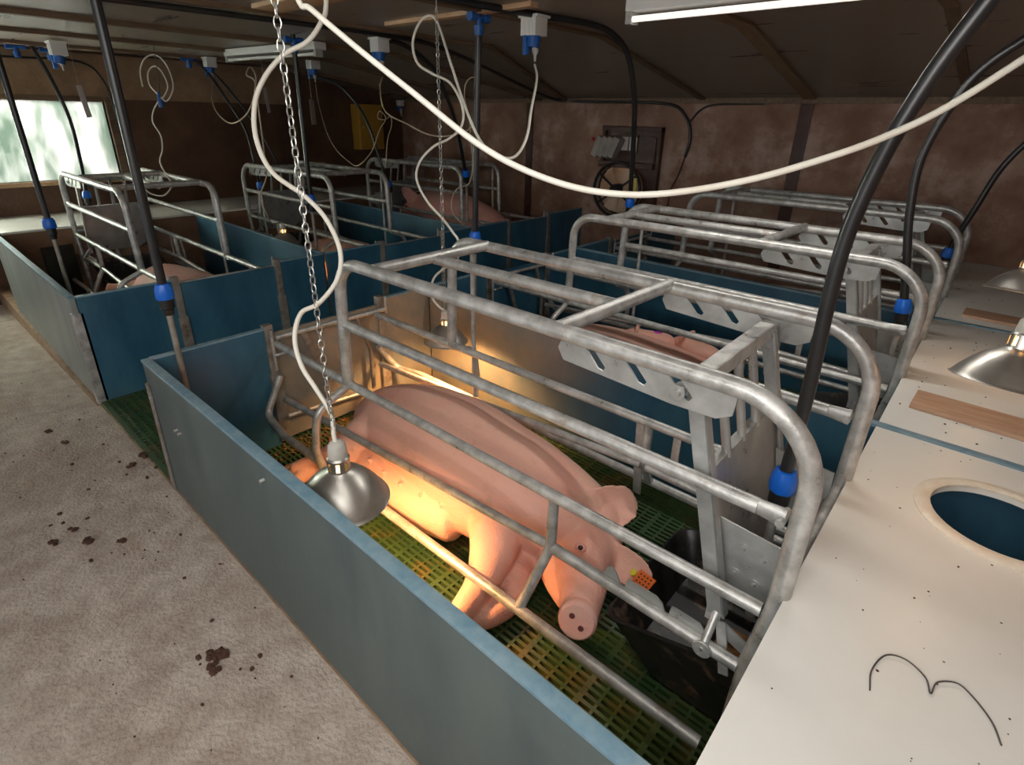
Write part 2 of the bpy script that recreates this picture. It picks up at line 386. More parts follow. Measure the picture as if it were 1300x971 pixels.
batten(1.25, .10, .018, x2=1.09, m='timber_mid'); batten(.30, .06, .018, x2=.10); batten(-.75, .07, .02, x2=-1.6)
batten(-1.95, .07, .03); batten(-3.05, .08, .03); batten(-4.1, .08, .03); batten(2.2, .06, .012)
struct('trim_3', MB().box(-.5, .66, 1.76, 1.82, ZC-.022, ZC, .003), 'timber_pale')
struct('trim_3', MB().box(-.6, .62, .99, 1.16, ZC-.022, ZC, .003), 'timber_pale')
struct('trim_4', MB().box(WL, WR, WB-.03, WB, ZB-.03, ZB+.02, .003), 'timber')
struct('trim_5', MB().box(-2.17, -2.07, WB-.02, WB, .3, ZB, .003), 'darkwood')
struct('trim_5', MB().box(1.02, 1.13, WB-.02, WB, .3, ZB, .003), 'darkwood')
struct('trim_5', MB().box(WL, WL+.05, 3.35, 3.4, .68, ZC-.05, .003), 'wall_dark')
# window
wf = MB()
for a in ((wy0-.06, wy0, wz0-.04, wz1+.05), (wy1, wy1+.07, wz0-.04, wz1+.05)):
    wf.box(WL-.10, WL+.03, a[0], a[1], a[2], a[3], .004)
wf.box(WL-.10, WL+.03, wy0, wy1, wz1, wz1+.05, .004)
wroot = thing('window_1', None, None, (WL, (wy0+wy1)/2, wz0)); wroot['kind'] = 'structure'
part('window_frame', wf, 'timber', wroot)
part('window_sill', MB().box(WL-.10, WL+.06, wy0-.1, wy1+.05, wz0-.04, wz0, .005), 'timber_pale', wroot)
part('window_pane', MB().box(WL-.075, WL-.070, wy0, .12, wz0, wz1), 'pane', wroot)
part('window_pane', MB().box(WL-.075, WL-.070, .13, wy1, wz0, wz1), 'pane_dim', wroot, 'pane tinted darker to dim its daylight')
for yy in (-.85, .125): part('glazing_bar', MB().box(WL-.085, WL-.06, yy-.0125, yy+.0125, wz0, wz1, .003), 'whiteplastic', wroot)

# ------------------------------------------------------------------ creep boxes and lids
def dup(o, dx=0, dy=0, dz=0, label=None, group=None):
    c = copy_tree(o); c.location = o.location+V((dx, dy, dz))
    if label: c['label'] = label
    if group: c['group'] = group
    return c
# right: three separate lids, a blue strip showing between them
def rlid(y0, y1, hole=None):
    b = MB()
    if not hole:
        b.box(XC, WR-.01, y0, y1, H-.018, H, .003)
    else:
        cx, cy, r = hole; n = 48; x0, x1 = XC, WR-.01; z0, z1 = H-.018, H
        outer = []
        for j in range(n):
            a = 2*math.pi*j/n; dx, dy = math.cos(a), math.sin(a)
            t = min((x1-cx)/dx if dx > 1e-9 else 1e9, (x0-cx)/dx if dx < -1e-9 else 1e9, (y1-cy)/dy if dy > 1e-9 else 1e9, (y0-cy)/dy if dy < -1e-9 else 1e9)
            outer.append((cx+dx*t, cy+dy*t))
        for k, (qx, qy) in enumerate(((x1, y1), (x0, y1), (x0, y0), (x1, y0))):
            j = min(range(n), key=lambda i: (outer[i][0]-qx)**2+(outer[i][1]-qy)**2); outer[j] = (qx, qy)
        inner = [(cx+r*math.cos(2*math.pi*j/n), cy+r*math.sin(2*math.pi*j/n)) for j in range(n)]
        vs = [(x, y, z1) for x, y in outer]+[(x, y, z1) for x, y in inner]+[(x, y, z0) for x, y in outer]+[(x, y, z0) for x, y in inner]
        F = []
        for j in range(n):
            k = (j+1) % n
            F += [[j, k, n+k, n+j], [2*n+j, 3*n+j, 3*n+k, 2*n+k], [n+j, n+k, 3*n+k, 3*n+j], [j, 2*n+j, 2*n+k, k]]
        b.add(vs, F)
    return b
HC = (2.865, 1.225, .165)
gl = 'creep boxes with cream lids beside the right-hand crates'
t = thing('creep_box', 'creep box nearest the camera, its cream lid with a round hole', 'box', (2.9, .8, 0), gl)
part('lid', rlid(-.02, P-.02, HC), 'cream', t)
part('front_board', MB().box(XC+.004, XC+.022, .02, P-.02, 0, H-.02, .002), 'blue', t, 'dark blue front board')
part('hole_rim', MB().lathe([(.163, -.002), (.163, .006), (.168, .009), (.195, .009), (.203, .004), (.203, 0)], (HC[0], HC[1], H), n=48), 'creamring', t, 'raised cream rim around the hole')
for k, ye, lb in ((1, 2*P-.02, 'creep box with a long pale wooden board on its cream lid'), (2, WB-.01, 'creep box farthest back, against the brown wall')):
    t = thing('creep_box', lb, 'box', (2.9, (k+.5)*P, 0), gl)
    part('lid', rlid(k*P+.012, ye), 'cream', t)
    part('front_board', MB().box(XC+.004, XC+.022, k*P+.02, (k+1)*P-.02, 0, H-.02, .002), 'blue', t, 'dark blue front board')
# left
t = thing('creep_box', 'long creep box with white lid running along the window wall', 'box', (-4.2, 2.5, 0))
part('lid', MB().box(WL+.01, XLC, .04, WB-.01, H-.02, H, .003), 'whitelid', t)
b = MB().box(XLC+.004, XLC+.02, .04, 0.30, 0, H-.02, .002).box(XLC+.004, XLC+.02, .58, WB-.01, 0, H-.02, .002).box(XLC+.004, XLC+.02, .30, .58, .42, H-.02)
part('front_board', b, 'brownboard', t, 'brown board front')
solo('creep_door', MB().box(XLC+.03, XLC+.05, .26, .50, .05, .52, .004, Matrix.Rotation(R(8), 3, 'Z')), 'dark', 'black flap leaning at the creep opening below the window', 'flap')

# ------------------------------------------------------------------ partitions
side = thing('pen_partition', 'grey-blue front side board of the nearest pen, with worn blue top edge', 'partition', (1.25, 0, 0), 'pen side boards along the walkway')
part('board', MB().box(0.0, XC, -.018, .012, 0, H-.006, .001), 'bluegrey', side)
part('edge_strip', MB().box(-.005, XC, -.021, .015, H-.012, H, .002), 'blueedge', side, 'worn pale blue top edge')
part('corner_channel', MB().box(-.012, .0, -.028, .02, 0, H-.11, .002).box(-.012, .028, -.028, -.0195, 0, H-.11, .002), 'steel_dirty', side, 'dirty steel corner channel')
for x, z in ((.02, .50), (.02, .06), (.28, .44), (.32, .44), (1.1, .60)): part('bolt', MB().cyl((x, -.016, z), (x, -.032, z), .006), 'galv', side)
side2 = thing('pen_partition', 'pale sheeted side board of the pen below the window', 'partition', (XL-1.25, 0, 0), 'pen side boards along the walkway')
part('board', MB().box(XLC, XL, -.018, .012, 0, H-.006, .001), 'silver', side2)
part('edge_strip', MB().box(XLC, XL+.003, -.021, .015, H-.012, H, .002), 'blueedge', side2)
part('corner_channel', MB().box(XL, XL+.012, -.028, .03, -.01, H-.1, .002).box(XL-.03, XL+.01, -.028, -.0195, -.01, H-.1, .002), 'galv', side2, 'grey steel corner channel')
for k in (1, 2):
    for s, T in ((0, IDENT), (1, mirx)):
        lab = [['blue divider between the nearest and second right-hand pens', 'blue divider between the window pen and the middle left pen'],
               ['blue divider between the second and farthest right-hand pens', 'blue divider between the middle and farthest left pens']][k-1][s]
        d = thing('pen_divider', lab, 'partition', T(V((1.25, k*P, 0))), 'blue dividers between pens')
        xe = XC if s else WR-.01
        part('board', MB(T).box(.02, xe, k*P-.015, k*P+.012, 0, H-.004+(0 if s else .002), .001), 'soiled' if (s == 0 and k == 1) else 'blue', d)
        part('edge_strip', MB(T).box(.02, xe, k*P-.017, k*P+.014, H-.008, H+(0 if s else .006), .001), 'blueedge', d, 'pale worn top edge')

# tail walls with gates: right rows at x=0, left rows at x=XL
where = {0: ['nearest pen', 'second right-hand pen', 'farthest right-hand pen'], 1: ['pen by the window', 'middle left pen', 'farthest left pen']}
def gate(T, y0, label, pm='blue'):
    g = thing('tail_gate', label, 'gate', T(V((.03, y0+.88, 0))), 'tail gates at the backs of the crates')
    for yy in (.54, 1.222):
        b = MB(T).box(-.018, .022, y0+yy-.022, y0+yy+.022, 0.02, H+.015, .003)
        part('post', b, 'steel_dirty', g)
        b = MB(T).box(-.024, .034, y0+yy-.03, y0+yy+.03, .10, .42, .003)
        part('slide_plate', b, 'steel_dirty', g)
    part('gate_panel', MB(T).box(-.008, .008, y0+.56, y0+1.2, .02, H-.035, .001), pm, g)
    part('top_bar', MB(T).tube([(.055, y0+.555, .63), (.055, y0+1.225, .622)], .013), 'galv', g)
    part('bottom_bar', MB(T).tube([(.055, y0+.555, .178), (.055, y0+1.06, .14)], .012), 'galv', g)
    part('brace', MB(T).flatbar((.05, y0+.70, .625), (.05, y0+.86, .17), (0, 1, 0), .03, .006), 'steel_dirty', g)
    part('brace', MB(T).tube([(.055, y0+1.03, .62), (.06, y0+1.10, .40), (.06, y0+1.10, .15)], .013, .06), 'steel_dirty', g)
    part('latch_handle', MB(T).tube([(.065, y0+.53, .55), (.085, y0+.53, .55), (.085, y0+.60, .55)], .007, .01), 'galv', g)
    part('latch_rod', MB(T).cyl((.065, y0+.53, .46), (.065, y0+.53, .68), .008), 'galv', g)
    part('latch_rod', MB(T).cyl((.06, y0+1.225, .60), (.06, y0+1.225, .70), .008), 'galv', g)
for s, T in ((0, IDENT), (1, mirx)):
    for k in range(3):
        for (a, c_) in ((.015, .518), (1.244, P-.015)):
            if k == 2 and c_ > 1.5: c_ = 1.88
            nm = {(0, .518): 'walkway side', (0, 0): 'far side'}
            lb = 'blue tail panel of the %s, on the %s of its gate' % (where[s][k], 'near side' if a < .1 else 'far side')
            y0 = k*P
            p = thing('pen_board', lb, 'board', T(V((0, y0+(a+c_)/2, 0))), 'blue tail panels')
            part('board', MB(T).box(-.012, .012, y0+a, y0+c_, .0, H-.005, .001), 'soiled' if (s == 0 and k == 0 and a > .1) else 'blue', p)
            part('edge_strip', MB(T).box(-.014, .014, y0+a, y0+c_, H-.009, H, .001), 'blueedge', p, 'pale worn top edge')
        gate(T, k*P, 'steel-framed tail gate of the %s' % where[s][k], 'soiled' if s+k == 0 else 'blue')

# ------------------------------------------------------------------ crates
def make_crate(T, label, full=True):
    t = thing('farrowing_crate', label, 'crate', T(V((1.6, .855, 0))), 'galvanised farrowing crates')
    ya, yb, zt = .55, 1.16, 1.147
    for y in (ya, yb):
        o = part('top_rail', MB(T).tube([(.703, y, .60), (.722, y, zt), (2.492, y, zt), (2.488, y, .63), (2.462, y, .42), (2.45, y, .0)], .0235, [.13, .19, .2, .1], n=18, seg=10), 'galv', t)
    for y in (ya, yb):
        part('side_rail', MB(T).tube([(.735, y, .88), (2.40, y, .877)], .0195), 'galv', t)
        part('rail_end', MB(T).tube([(2.39, y, .877), (2.46, y, .875)], [.0195, .026], flat=.55).cyl((2.455, y-.03, .875), (2.455, y+.03, .875), .010), 'galv', t, 'flattened bolted rail end')
        part('side_rail', MB(T).tube([(.06, y, .60), (2.46, y, .60)], .0185), 'galv', t)
        part('side_rail', MB(T).tube([(.06, y, .287), (1.815, y, .40)], .0165), 'galv', t)
    part('side_rail', MB(T).tube([(1.84, ya, .40), (2.44, ya, .39)], .0185), 'galv', t)
    part('side_rail', MB(T).tube([(1.84, yb, .40), (2.44, yb, .39)], .0185), 'galv', t)
    part('guard_rail', MB(T).tube([(.05, ya, .42), (.05, .45, .225), (.26, .43, .2), (2.42, .43, .2)], .0185, [.05, .12]), 'galv', t, 'low piglet guard rail')
    part('guard_rail', MB(T).tube([(.05, yb, .40), (.06, 1.28, .22), (.26, 1.30, .235), (2.42, 1.30, .235)], .0185, [.05, .12]), 'galv', t, 'low piglet guard rail')
    for y, s, z0 in ((ya, -1, .2), (yb, 1, .235)):
        yo = .43 if s < 0 else 1.30
        part('curved_leg', MB(T).tube([(1.83, y, .60), (1.83, y, .40), (1.80, yo, z0)], .0175, .16), 'galv', t)
        part('curved_leg', MB(T).tube([(.70, y, .59), (.70, y+s*.16, .52), (.70, y+s*.185, .35), (.70, yo, .02)], .0175, .09), 'galv', t)
    part('cross_bar', MB(T).tube([(.958, ya, zt+.006), (.952, yb, zt+.006)], .0225, n=16), 'galv', t)
    part('cross_bar', MB(T).tube([(1.815, ya, zt+.008), (1.835, yb, zt+.008)], .0225, n=16), 'galv', t)
    part('centre_rail', MB(T).tube([(.955, .853, zt-.004), (1.80, .866, zt-.004)], .021, n=16), 'galv', t)
    part('cross_bar', MB(T).tube([(2.487, ya, .63), (2.487, yb, .63)], .021, n=16), 'galv', t)
    part('brace', MB(T).tube([(.835, yb+.02, zt-.04), (.835, yb+.03, .31)], .011), 'galv', t)
    part('brace', MB(T).flatbar((1.78, yb+.022, .60), (1.79, yb+.05, .22), (1, 0, 0), .035, .008), 'galv', t)
    part('brace', MB(T).flatbar((1.95, yb-.0, .60), (1.95, yb, .40), (1, 0, 0), .03, .008), 'galv', t)
    # notched brackets under the top rails
    for y in (ya, yb):
        poly = [(1.825, 1.125), (1.815, 1.10), (1.835, 1.068), (2.16, 1.052), (2.27, 1.055), (2.305, 1.075), (2.31, 1.125)]
        top = []
        for x in (2.16, 2.04, 1.92):
            top += [(x+.012, 1.125), (x+.050, 1.086), (x+.042, 1.074), (x+.026, 1.078), (x-.016, 1.125)]
        part('notched_bracket', MB(T).prism(poly+top, (0, y, 0), (1, 0, 0), (0, 0, 1), .006), 'galv_bright', t, 'plate with slanted notches')
        part('bolt', MB(T).cyl((2.175, y-.022, 1.092), (2.175, y+.022, 1.092), .009).cyl((2.175, y-.014, 1.092), (2.175, y-.010, 1.092), .019).cyl((2.175, y+.010, 1.092), (2.175, y+.014, 1.092), .019), 'galv_bright', t)
    # head gate
    hg = part('head_gate', MB(T).flatbar((2.19, .585, 1.118), (2.19, 1.13, 1.118), (1, 0, 0), .042, .006).flatbar((2.21, .585, 1.10), (2.21, 1.13, 1.10), (0, 0, 1), .042, .005), 'galv', t, 'angle iron top of the head gate')
    pw = V((2.352-2.195, 0, .47-1.10)).normalized(); nrm = V((pw.z, 0, -pw.x))
    for y in (.592, 1.118):
        part('gate_post', MB(T).flatbar((2.195, y, 1.10), (2.352, y, .47), (1, 0, 0), .045, .008).flatbar((2.215, y+(.01 if y < .8 else -.01), 1.10), (2.372, y+(.01 if y < .8 else -.01), .47), (0, 1, 0), .028, .006), 'galv_bright', hg)
    for y in (.736, .848, .956):
        part('gate_bar', MB(T).tube([(2.20, y, 1.10), (2.257, y, .855)], .0125), 'galv_bright', hg)
    a = V((2.258, .60, .868)); dn = V((pw.x, 0, pw.z))
    part('feeder_plate', MB(T).prism([(0, 0), (.515, 0), (.515, .37), (.40, .44), (.08, .44), (0, .37)], a, (0, 1, 0), dn, .005).box(2.235, 2.262, .6, 1.115, .864, .870), 'galv_bright', hg, 'large bright sheet steel plate')
    for y in (.64, 1.08):
        o = part('side_plate', MB(T).prism([(2.30, .735), (2.47, .722), (2.475, .52), (2.335, .50), (2.325, .60)], (0, y, 0), (1, 0, 0), (0, 0, 1), .006), 'galv_bright', t, 'bolted side plate')
        for x, z in ((2.372, .676), (2.424, .669), (2.363, .590), (2.415, .584)):
            part('bolt', MB(T).ball((x, y, z), (.010, .012, .010), 1).cyl((x, y-.006, z), (x, y+.006, z), .013), 'galv_bright', o)
    # head gate latch on the low rail
    for y in (ya,):
        part('rack_plate', MB(T).prism([(2.02, .40), (2.035, .445), (2.05, .452), (2.065, .44), (2.085, .402), (2.097, .402), (2.103, .440), (2.115, .442), (2.195, .442), (2.215, .43),
                                         (2.228, .402), (2.238, .402), (2.243, .438), (2.255, .440), (2.325, .438), (2.345, .418), (2.345, .395)], (0, y+.012, 0), (1, 0, 0), (0, 0, 1), .005), 'galv_bright', t, 'saw-toothed latch plate')
        part('latch_pin', MB(T).tube([(2.352, .595, .475), (2.352, y-.022, .40)], .011).lathe([(.004, -.004), (.024, -.004), (.026, 0), (.024, .004), (.004, .004)], (2.352, y-.025, .398), (0, 1, 0), 20)
             .flatbar((2.345, .60, .49), (2.345, .60, .44), (1, 0, 0), .04, .02).flatbar((2.37, .585, .46), (2.41, .56, .32), (1, 0, 0), .026, .006), 'galv', t)
        part('base_plate', MB(T).flatbar((2.37, .59, .44), (2.47, .59, .40), (0, 0, 1), .04, .006), 'galv_bright', t)
    return t
crl = ['galvanised farrowing crate of the nearest pen, around the big sow', 'galvanised farrowing crate in the second right-hand pen', 'galvanised farrowing crate farthest back on the right',
       'galvanised farrowing crate below the window', 'galvanised farrowing crate in the middle left pen', 'galvanised farrowing crate farthest back on the left']
c0 = make_crate(IDENT, crl[0])
for k in (1, 2): dup(c0, 0, k*P, 0, crl[k])
c1 = make_crate(mirx, crl[3])
for k in (1, 2): dup(c1, 0, k*P, 0, crl[3+k])

# feed troughs
def make_trough(T, label):
    t = thing('feed_trough', label, 'trough', T(V((2.22, .88, 0))), 'black feed troughs')
    # rings from floor to lip, then down inside
    def ring(x0, x1, y0, y1, z, zl, rad=.06, n=6):
        pts = []
        for cx, cy, a0 in ((x1-rad, y1-rad, 0), (x0+rad, y1-rad, 90), (x0+rad, y0+rad, 180), (x1-rad, y0+rad, 270)):
            for k in range(n+1):
                a = R(a0+90*k/n); x = cx+rad*math.cos(a); y = cy+rad*math.sin(a)
                f = (x-x0)/(x1-x0); pts.append((x, y, z+(zl-z)*f))
        return pts
    rings = [ring(2.14, 2.485, .66, 1.10, 0, 0), ring(2.08, 2.485, .63, 1.13, .10, .12), ring(2.02, 2.485, .60, 1.16, .19, .32), ring(2.012, 2.485, .592, 1.168, .20, .34),
             ring(2.022, 2.478, .602, 1.158, .205, .345), ring(2.04, 2.47, .62, 1.14, .18, .30), ring(2.10, 2.46, .66, 1.10, .06, .07, .05)]
    vs = [v for r_ in rings for v in r_]; n = len(rings[0]); F = [list(range(n)), [(len(rings)-1)*n+j for j in range(n)]]
    for i in range(len(rings)-1):
        for j in range(n): F.append([i*n+j, i*n+(j+1) % n, (i+1)*n+(j+1) % n, (i+1)*n+j])
    part('bowl', MB(T).add(vs, F), 'trough', t, angle=60)
    part('feed', MB(T).box(2.30, 2.45, .67, .95, .065, .085, .01), 'bedding', t)
    part('outlet', MB(T).tube([(2.40, .80, .52), (2.39, .83, .30)], .016), 'galv', t)
    return t
trl = ['black feed trough in front of the nearest sow\'s head', 'black feed trough in the second right-hand crate', 'black feed trough in the farthest right-hand crate',
       'black feed trough in the crate below the window', 'black feed trough in the middle left crate', 'black feed trough in the farthest left crate']
q = make_trough(IDENT, trl[0])
for k in (1, 2): dup(q, 0, k*P, 0, trl[k])
q = make_trough(mirx, trl[3])
for k in (1, 2): dup(q, 0, k*P, 0, trl[3+k])
# ------------------------------------------------------------------ sows
def loft(mb, nodes, latref, n=24, sup=1.0):
    """nodes: (centre, half-width along the lateral axis, half-width along the other axis)"""
    P_ = [V(a[0]) for a in nodes]; k = len(P_); vs = []; rings = []
    for i in range(k):
        t = (P_[min(i+1, k-1)]-P_[max(i-1, 0)]).normalized()
        l = V(latref); l = (l-t*l.dot(t)).normalized(); d = t.cross(l)
        rings.append((P_[i], l, d, nodes[i][1], nodes[i][2], t))
    full = []
    p, l, d, a, b_, t = rings[0]; e = min(a, b_)*.55
    for f in (85, 60, 30): full.append((p-t*e*math.sin(R(f)), l, d, a*math.cos(R(f)), b_*math.cos(R(f))))
    full += [r[:5] for r in rings]
    p, l, d, a, b_, t = rings[-1]; e = min(a, b_)*.55
    for f in (30, 60, 85): full.append((p+t*e*math.sin(R(f)), l, d, a*math.cos(R(f)), b_*math.cos(R(f))))
    for p, l, d, a, b_ in full:
        for j in range(n):
            an = 2*math.pi*j/n; vs.append(p+l*a*math.cos(an)+d*b_*math.sin(an))
    K = len(full); F = [list(range(n))[::-1], [(K-1)*n+j for j in range(n)]]
    for i in range(K-1):
        for j in range(n): F.append([i*n+j, i*n+(j+1) % n, (i+1)*n+(j+1) % n, (i+1)*n+j])
    mb.add(vs, F)
def spl(nodes, n=5):
    """resample nodes smoothly"""
    A = [V((*a[0], a[1])) if False else list(a[0])+[a[1], a[2]] for a in nodes]
    Pn = [[2*x-y for x, y in zip(A[0], A[1])]]+A+[[2*x-y for x, y in zip(A[-1], A[-2])]]; out = []
    for i in range(1, len(Pn)-2):
        a, b, c, d = Pn[i-1:i+3]
        for k in range(n):
            t = k/n; q = [.5*((2*b_)+(c_-a_)*t+(2*a_-5*b_+4*c_-d_)*t*t+(3*b_-a_-3*c_+d_)*t**3) for a_, b_, c_, d_ in zip(a, b, c, d)]
            out.append((q[:3], max(q[3], .004), max(q[4], .004)))
    out.append((A[-1][:3], A[-1][3], A[-1][4])); return out
def ear(mb, pts, base_w, thick, curl, nrm):
    """cupped ear: centreline pts, widths along, normal side nrm"""
    Pn = smooth_path(pts, 4); k = len(Pn); vs = []; F = []; m_ = 9
    for i, p in enumerate(Pn):
        f = i/(k-1); t = (Pn[min(i+1, k-1)]-Pn[max(i-1, 0)]).normalized()
        nn = V(nrm); nn = (nn-t*nn.dot(t)).normalized(); s_ = t.cross(nn)
        wd = base_w*(math.sin(math.pi*min(.5, .32+.9*f))*(1-.40*f-.50*f**7)+.008)
        for side in (1, -1):
            for j in range(m_):
                g = -1+2*j/(m_-1); vs.append(p+s_*wd*g+nn*(curl*wd*(g*g)+side*thick*(1-.5*abs(g))/2*side*side if side == 1 else curl*wd*(g*g)-thick*(1-.5*abs(g))/2))
    W = 2*m_
    for i in range(k-1):
        for j in range(m_-1):
            F.append([i*W+j, i*W+j+1, (i+1)*W+j+1, (i+1)*W+j]); F.append([i*W+m_+j+1, i*W+m_+j, (i+1)*W+m_+j, (i+1)*W+m_+j+1])
        F.append([i*W+m_, i*W, (i+1)*W, (i+1)*W+m_]); F.append([i*W+m_-1, i*W+2*m_-1, (i+1)*W+2*m_-1, (i+1)*W+m_-1])
    for i in (0, k-1):
        for j in range(m_-1): F.append([i*W+j+1, i*W+j, i*W+m_+j, i*W+m_+j+1] if i == 0 else [i*W+j, i*W+j+1, i*W+m_+j+1, i*W+m_+j])
    mb.add(vs, F)
def fuse(name, mb, voxel, parent, m, smooth=6):
    bmesh.ops.recalc_face_normals(mb.bm, faces=mb.bm.faces)
    me = bpy.data.meshes.new('fuse'); mb.bm.to_mesh(me); mb.bm.free()
    o = bpy.data.objects.new('fuse', me); C.objects.link(o)
    r = o.modifiers.new('r', 'REMESH'); r.mode = 'VOXEL'; r.voxel_size = voxel; r.adaptivity = 0
    s_ = o.modifiers.new('s', 'SMOOTH'); s_.factor = .5; s_.iterations = smooth
    dg = bpy.context.evaluated_depsgraph_get(); ev = o.evaluated_get(dg)
    m2 = bpy.data.meshes.new_from_object(ev); bpy.data.objects.remove(o); m2.name = name
    off = wloc(parent)
    for v in m2.vertices: v.co -= off
    for p in m2.polygons: p.use_smooth = True
    m2.materials.clear(); m2.materials.append(M[m])
    q = bpy.data.objects.new(name, m2); C.objects.link(q); q.parent = parent
    return q
def lying_sow(T, label, voxel, m='pig', eartag=True, purple=False, group=None):
    t = thing('sow', label, 'pig', T(V((1.1, .84, 0))), group)
    b = MB(T); Y = (0, 1, 0)
    b_T = T
    def lf(nodes, lat, n=24, k=5): loft(b, spl(nodes, k), lat, n)
    # trunk, lying on its side: back towards +y, belly towards -y
    lf([((.43, .79, .17), .08, .09), ((.475, .81, .195), .15, .145), ((.55, .835, .215), .205, .19), ((.67, .855, .23), .25, .22), ((.84, .865, .245), .285, .238),
        ((1.08, .86, .25), .30, .243), ((1.30, .85, .24), .285, .235), ((1.46, .855, .235), .26, .228), ((1.60, .875, .225), .215, .205), ((1.73, .90, .205), .165, .175)], Y, 32)
    # udder swell along the belly
    lf([((.62, .66, .16), .08, .10), ((.80, .615, .15), .10, .12), ((1.05, .60, .15), .11, .12), ((1.28, .62, .16), .09, .11)], Y)
    # neck and head, turned towards the walkway
    L_ = (.72, .12, -.68)
    lf([((1.66, .93, .20), .15, .17), ((1.745, .885, .195), .135, .165), ((1.80, .815, .185), .118, .145), ((1.85, .735, .180), .100, .118), ((1.895, .665, .178), .078, .090),
        ((1.93, .60, .180), .068, .074), ((1.955, .55, .184), .062, .064)], L_, 28)
    lf([((1.70, .80, .15), .11, .12), ((1.78, .72, .12), .085, .09), ((1.86, .64, .115), .05, .05)], L_)                     # jowl
    b.lathe([(.0, -.02), (.060, -.02), (.066, -.004), (.065, .010), (.058, .016), (0, .014)], (1.962, .536, .192), (.35, -.84, .36), 28)     # snout disc
    lf([((1.875, .700, .262), .024, .02), ((1.85, .745, .285), .026, .02), ((1.83, .79, .29), .02, .018)], (1, 0, 0), 12)    # brow
    # ears
    ear(b, [(1.75, .89, .27), (1.80, .94, .30), (1.84, .99, .315), (1.872, 1.045, .315)], .098, .024, .62, (.55, -.45, .7))
    ear(b, [(1.88, .80, .20), (1.945, .815, .205), (2.01, .83, .195), (2.065, .835, .165)], .075, .024, .55, (.0, -.55, .8))
    # front legs: shoulder, elbow, knee, fetlock
    lf([((1.42, .74, .22), .15, .15), ((1.50, .65, .21), .115, .12), ((1.555, .565, .18), .088, .09), ((1.585, .47, .125), .060, .058), ((1.60, .385, .105), .047, .048),
        ((1.605, .315, .08), .040, .042), ((1.61, .265, .055), .037, .038), ((1.612, .232, .043), .038, .036)], (1, 0, 0))
    lf([((1.56, .70, .10), .10, .09), ((1.645, .61, .075), .065, .058), ((1.675, .53, .06), .048, .048), ((1.66, .44, .055), .042, .045), ((1.62, .38, .045), .036, .036), ((1.605, .345, .042), .036, .034)], (1, 0, 0))
    # hind legs: hip, stifle, hock, foot
    lf([((.63, .79, .25), .14, .14), ((.63, .68, .23), .125, .13), ((.60, .59, .20), .10, .105), ((.55, .53, .165), .068, .075), ((.49, .50, .14), .046, .052),
        ((.445, .47, .115), .036, .040), ((.41, .43, .095), .033, .034), ((.385, .40, .080), .033, .032)], (1, 0, 0))
    lf([((.58, .74, .12), .11, .10), ((.52, .62, .10), .09, .085), ((.47, .53, .08), .055, .058), ((.44, .46, .065), .04, .045), ((.44, .39, .055), .033, .035), ((.47, .335, .045), .032, .031)], (1, 0, 0))
    for k, x in enumerate((.66, .78, .90, 1.02, 1.14, 1.25)):                                                                # teats
        yy = .525+.03*abs(k-2.5)/2.5; b.ball((x, yy+.02, .15), (.035, .03, .035), 2)
        b.cyl((x, yy, .17), (x, yy-.034, .175), .010, .007, 10)
        b.cyl((x+.03, yy+.025, .245), (x+.03, yy-.008, .262), .010, .007, 10)
    body = fuse('body', b, voxel, t, m, 5)
    # tail
    part('tail', MB(T).tube([(.42, .83, .24), (.38, .86, .26), (.345, .85, .245), (.335, .82, .22), (.345, .80, .20)], [.014, .005], smooth=True, n=10), m, t)
    for p, ax in (((1.613, .232, .045), (0, -1, -.35)), ((1.605, .345, .040), (-.3, -1, -.2)), ((.385, .398, .078), (-.75, -.8, -.3)), ((.472, .333, .044), (.2, -1, -.2))):
        hb = MB(T)
        for s in (-1, 1):
            hb.lathe([(.0, 0), (.020, 0), (.022, .012), (.019, .040), (.008, .058), (0, .060)], V(p)+V((s*.018, .012, 0)), V(ax)+V((s*.10, 0, 0)), 14)
        part('hoof', hb, 'hoof', t, 'horn-coloured cloven hoof')
    sn = part('snout', MB(T).lathe([(0, .022), (.030, .022), (.055, .022), (.0610, .016), (.064, .004)], (1.962, .536, .192), (.35, -.84, .36), 28), 'snout', t, 'bright pink flat snout disc')
    ax = V((.35, -.84, .36)).normalized(); lv = V(L_); lv = (lv-ax*lv.dot(ax)).normalized()
    for s in (-1, 1):
        c_ = V((1.962, .536, .192))+ax*.022+lv*s*.023
        part('nostril', MB(T).lathe([(0, .002), (.008, .002), (.0105, -.001)], c_, ax, 14), 'nostril', sn, 'dark nostril')
    part('mouth', MB(T).tube([(1.945, .545, .120), (1.925, .575, .108), (1.900, .61, .105), (1.875, .655, .112), (1.862, .69, .125)], .0045, smooth=True, n=8), 'nostril', t, 'dark mouth line')
    ey = V((1.842, .715, .290))
    lid = part('eyelid', MB(T).ball(ey, (.024, .020, .014), 2), 'eyelid', t, 'reddish eyelid')
    part('eye', MB(T).ball(ey+V((.004, -.009, .008)), .0095, 2), 'eye', lid, 'small dark eye')
    if eartag:
        tg = part('ear_tag', MB(T).prism([(-.032, -.025), (.03, -.027), (.034, .024), (-.03, .026)], (2.045, .815, .203), (.75, .25, -.35), (.1, .8, .45), .003), 'tag', t, 'orange plastic ear tag with dark digits')
        dg = MB(T)
        for i in range(4):
            for j in range(3):
                dg.ball(V((2.045, .815, .203))+V((.75, .25, -.35)).normalized()*(-.018+.013*i)+V((.1, .8, .45)).normalized()*(-.014+.014*j)+V((-.25, -.45, .8)).normalized()*.003, (.0042, .0042, .002), 1)
        part('digits', dg, 'dark', tg, 'dark printed digits')
        part('button', MB(T).cyl((2.010, .812, .212), (2.006, .806, .222), .012), 'tagyellow', tg, 'yellow tag button')
    return t
big = lying_sow(IDENT, 'large pink sow lying on her side, belly lit by the hanging heat lamp', .0072)
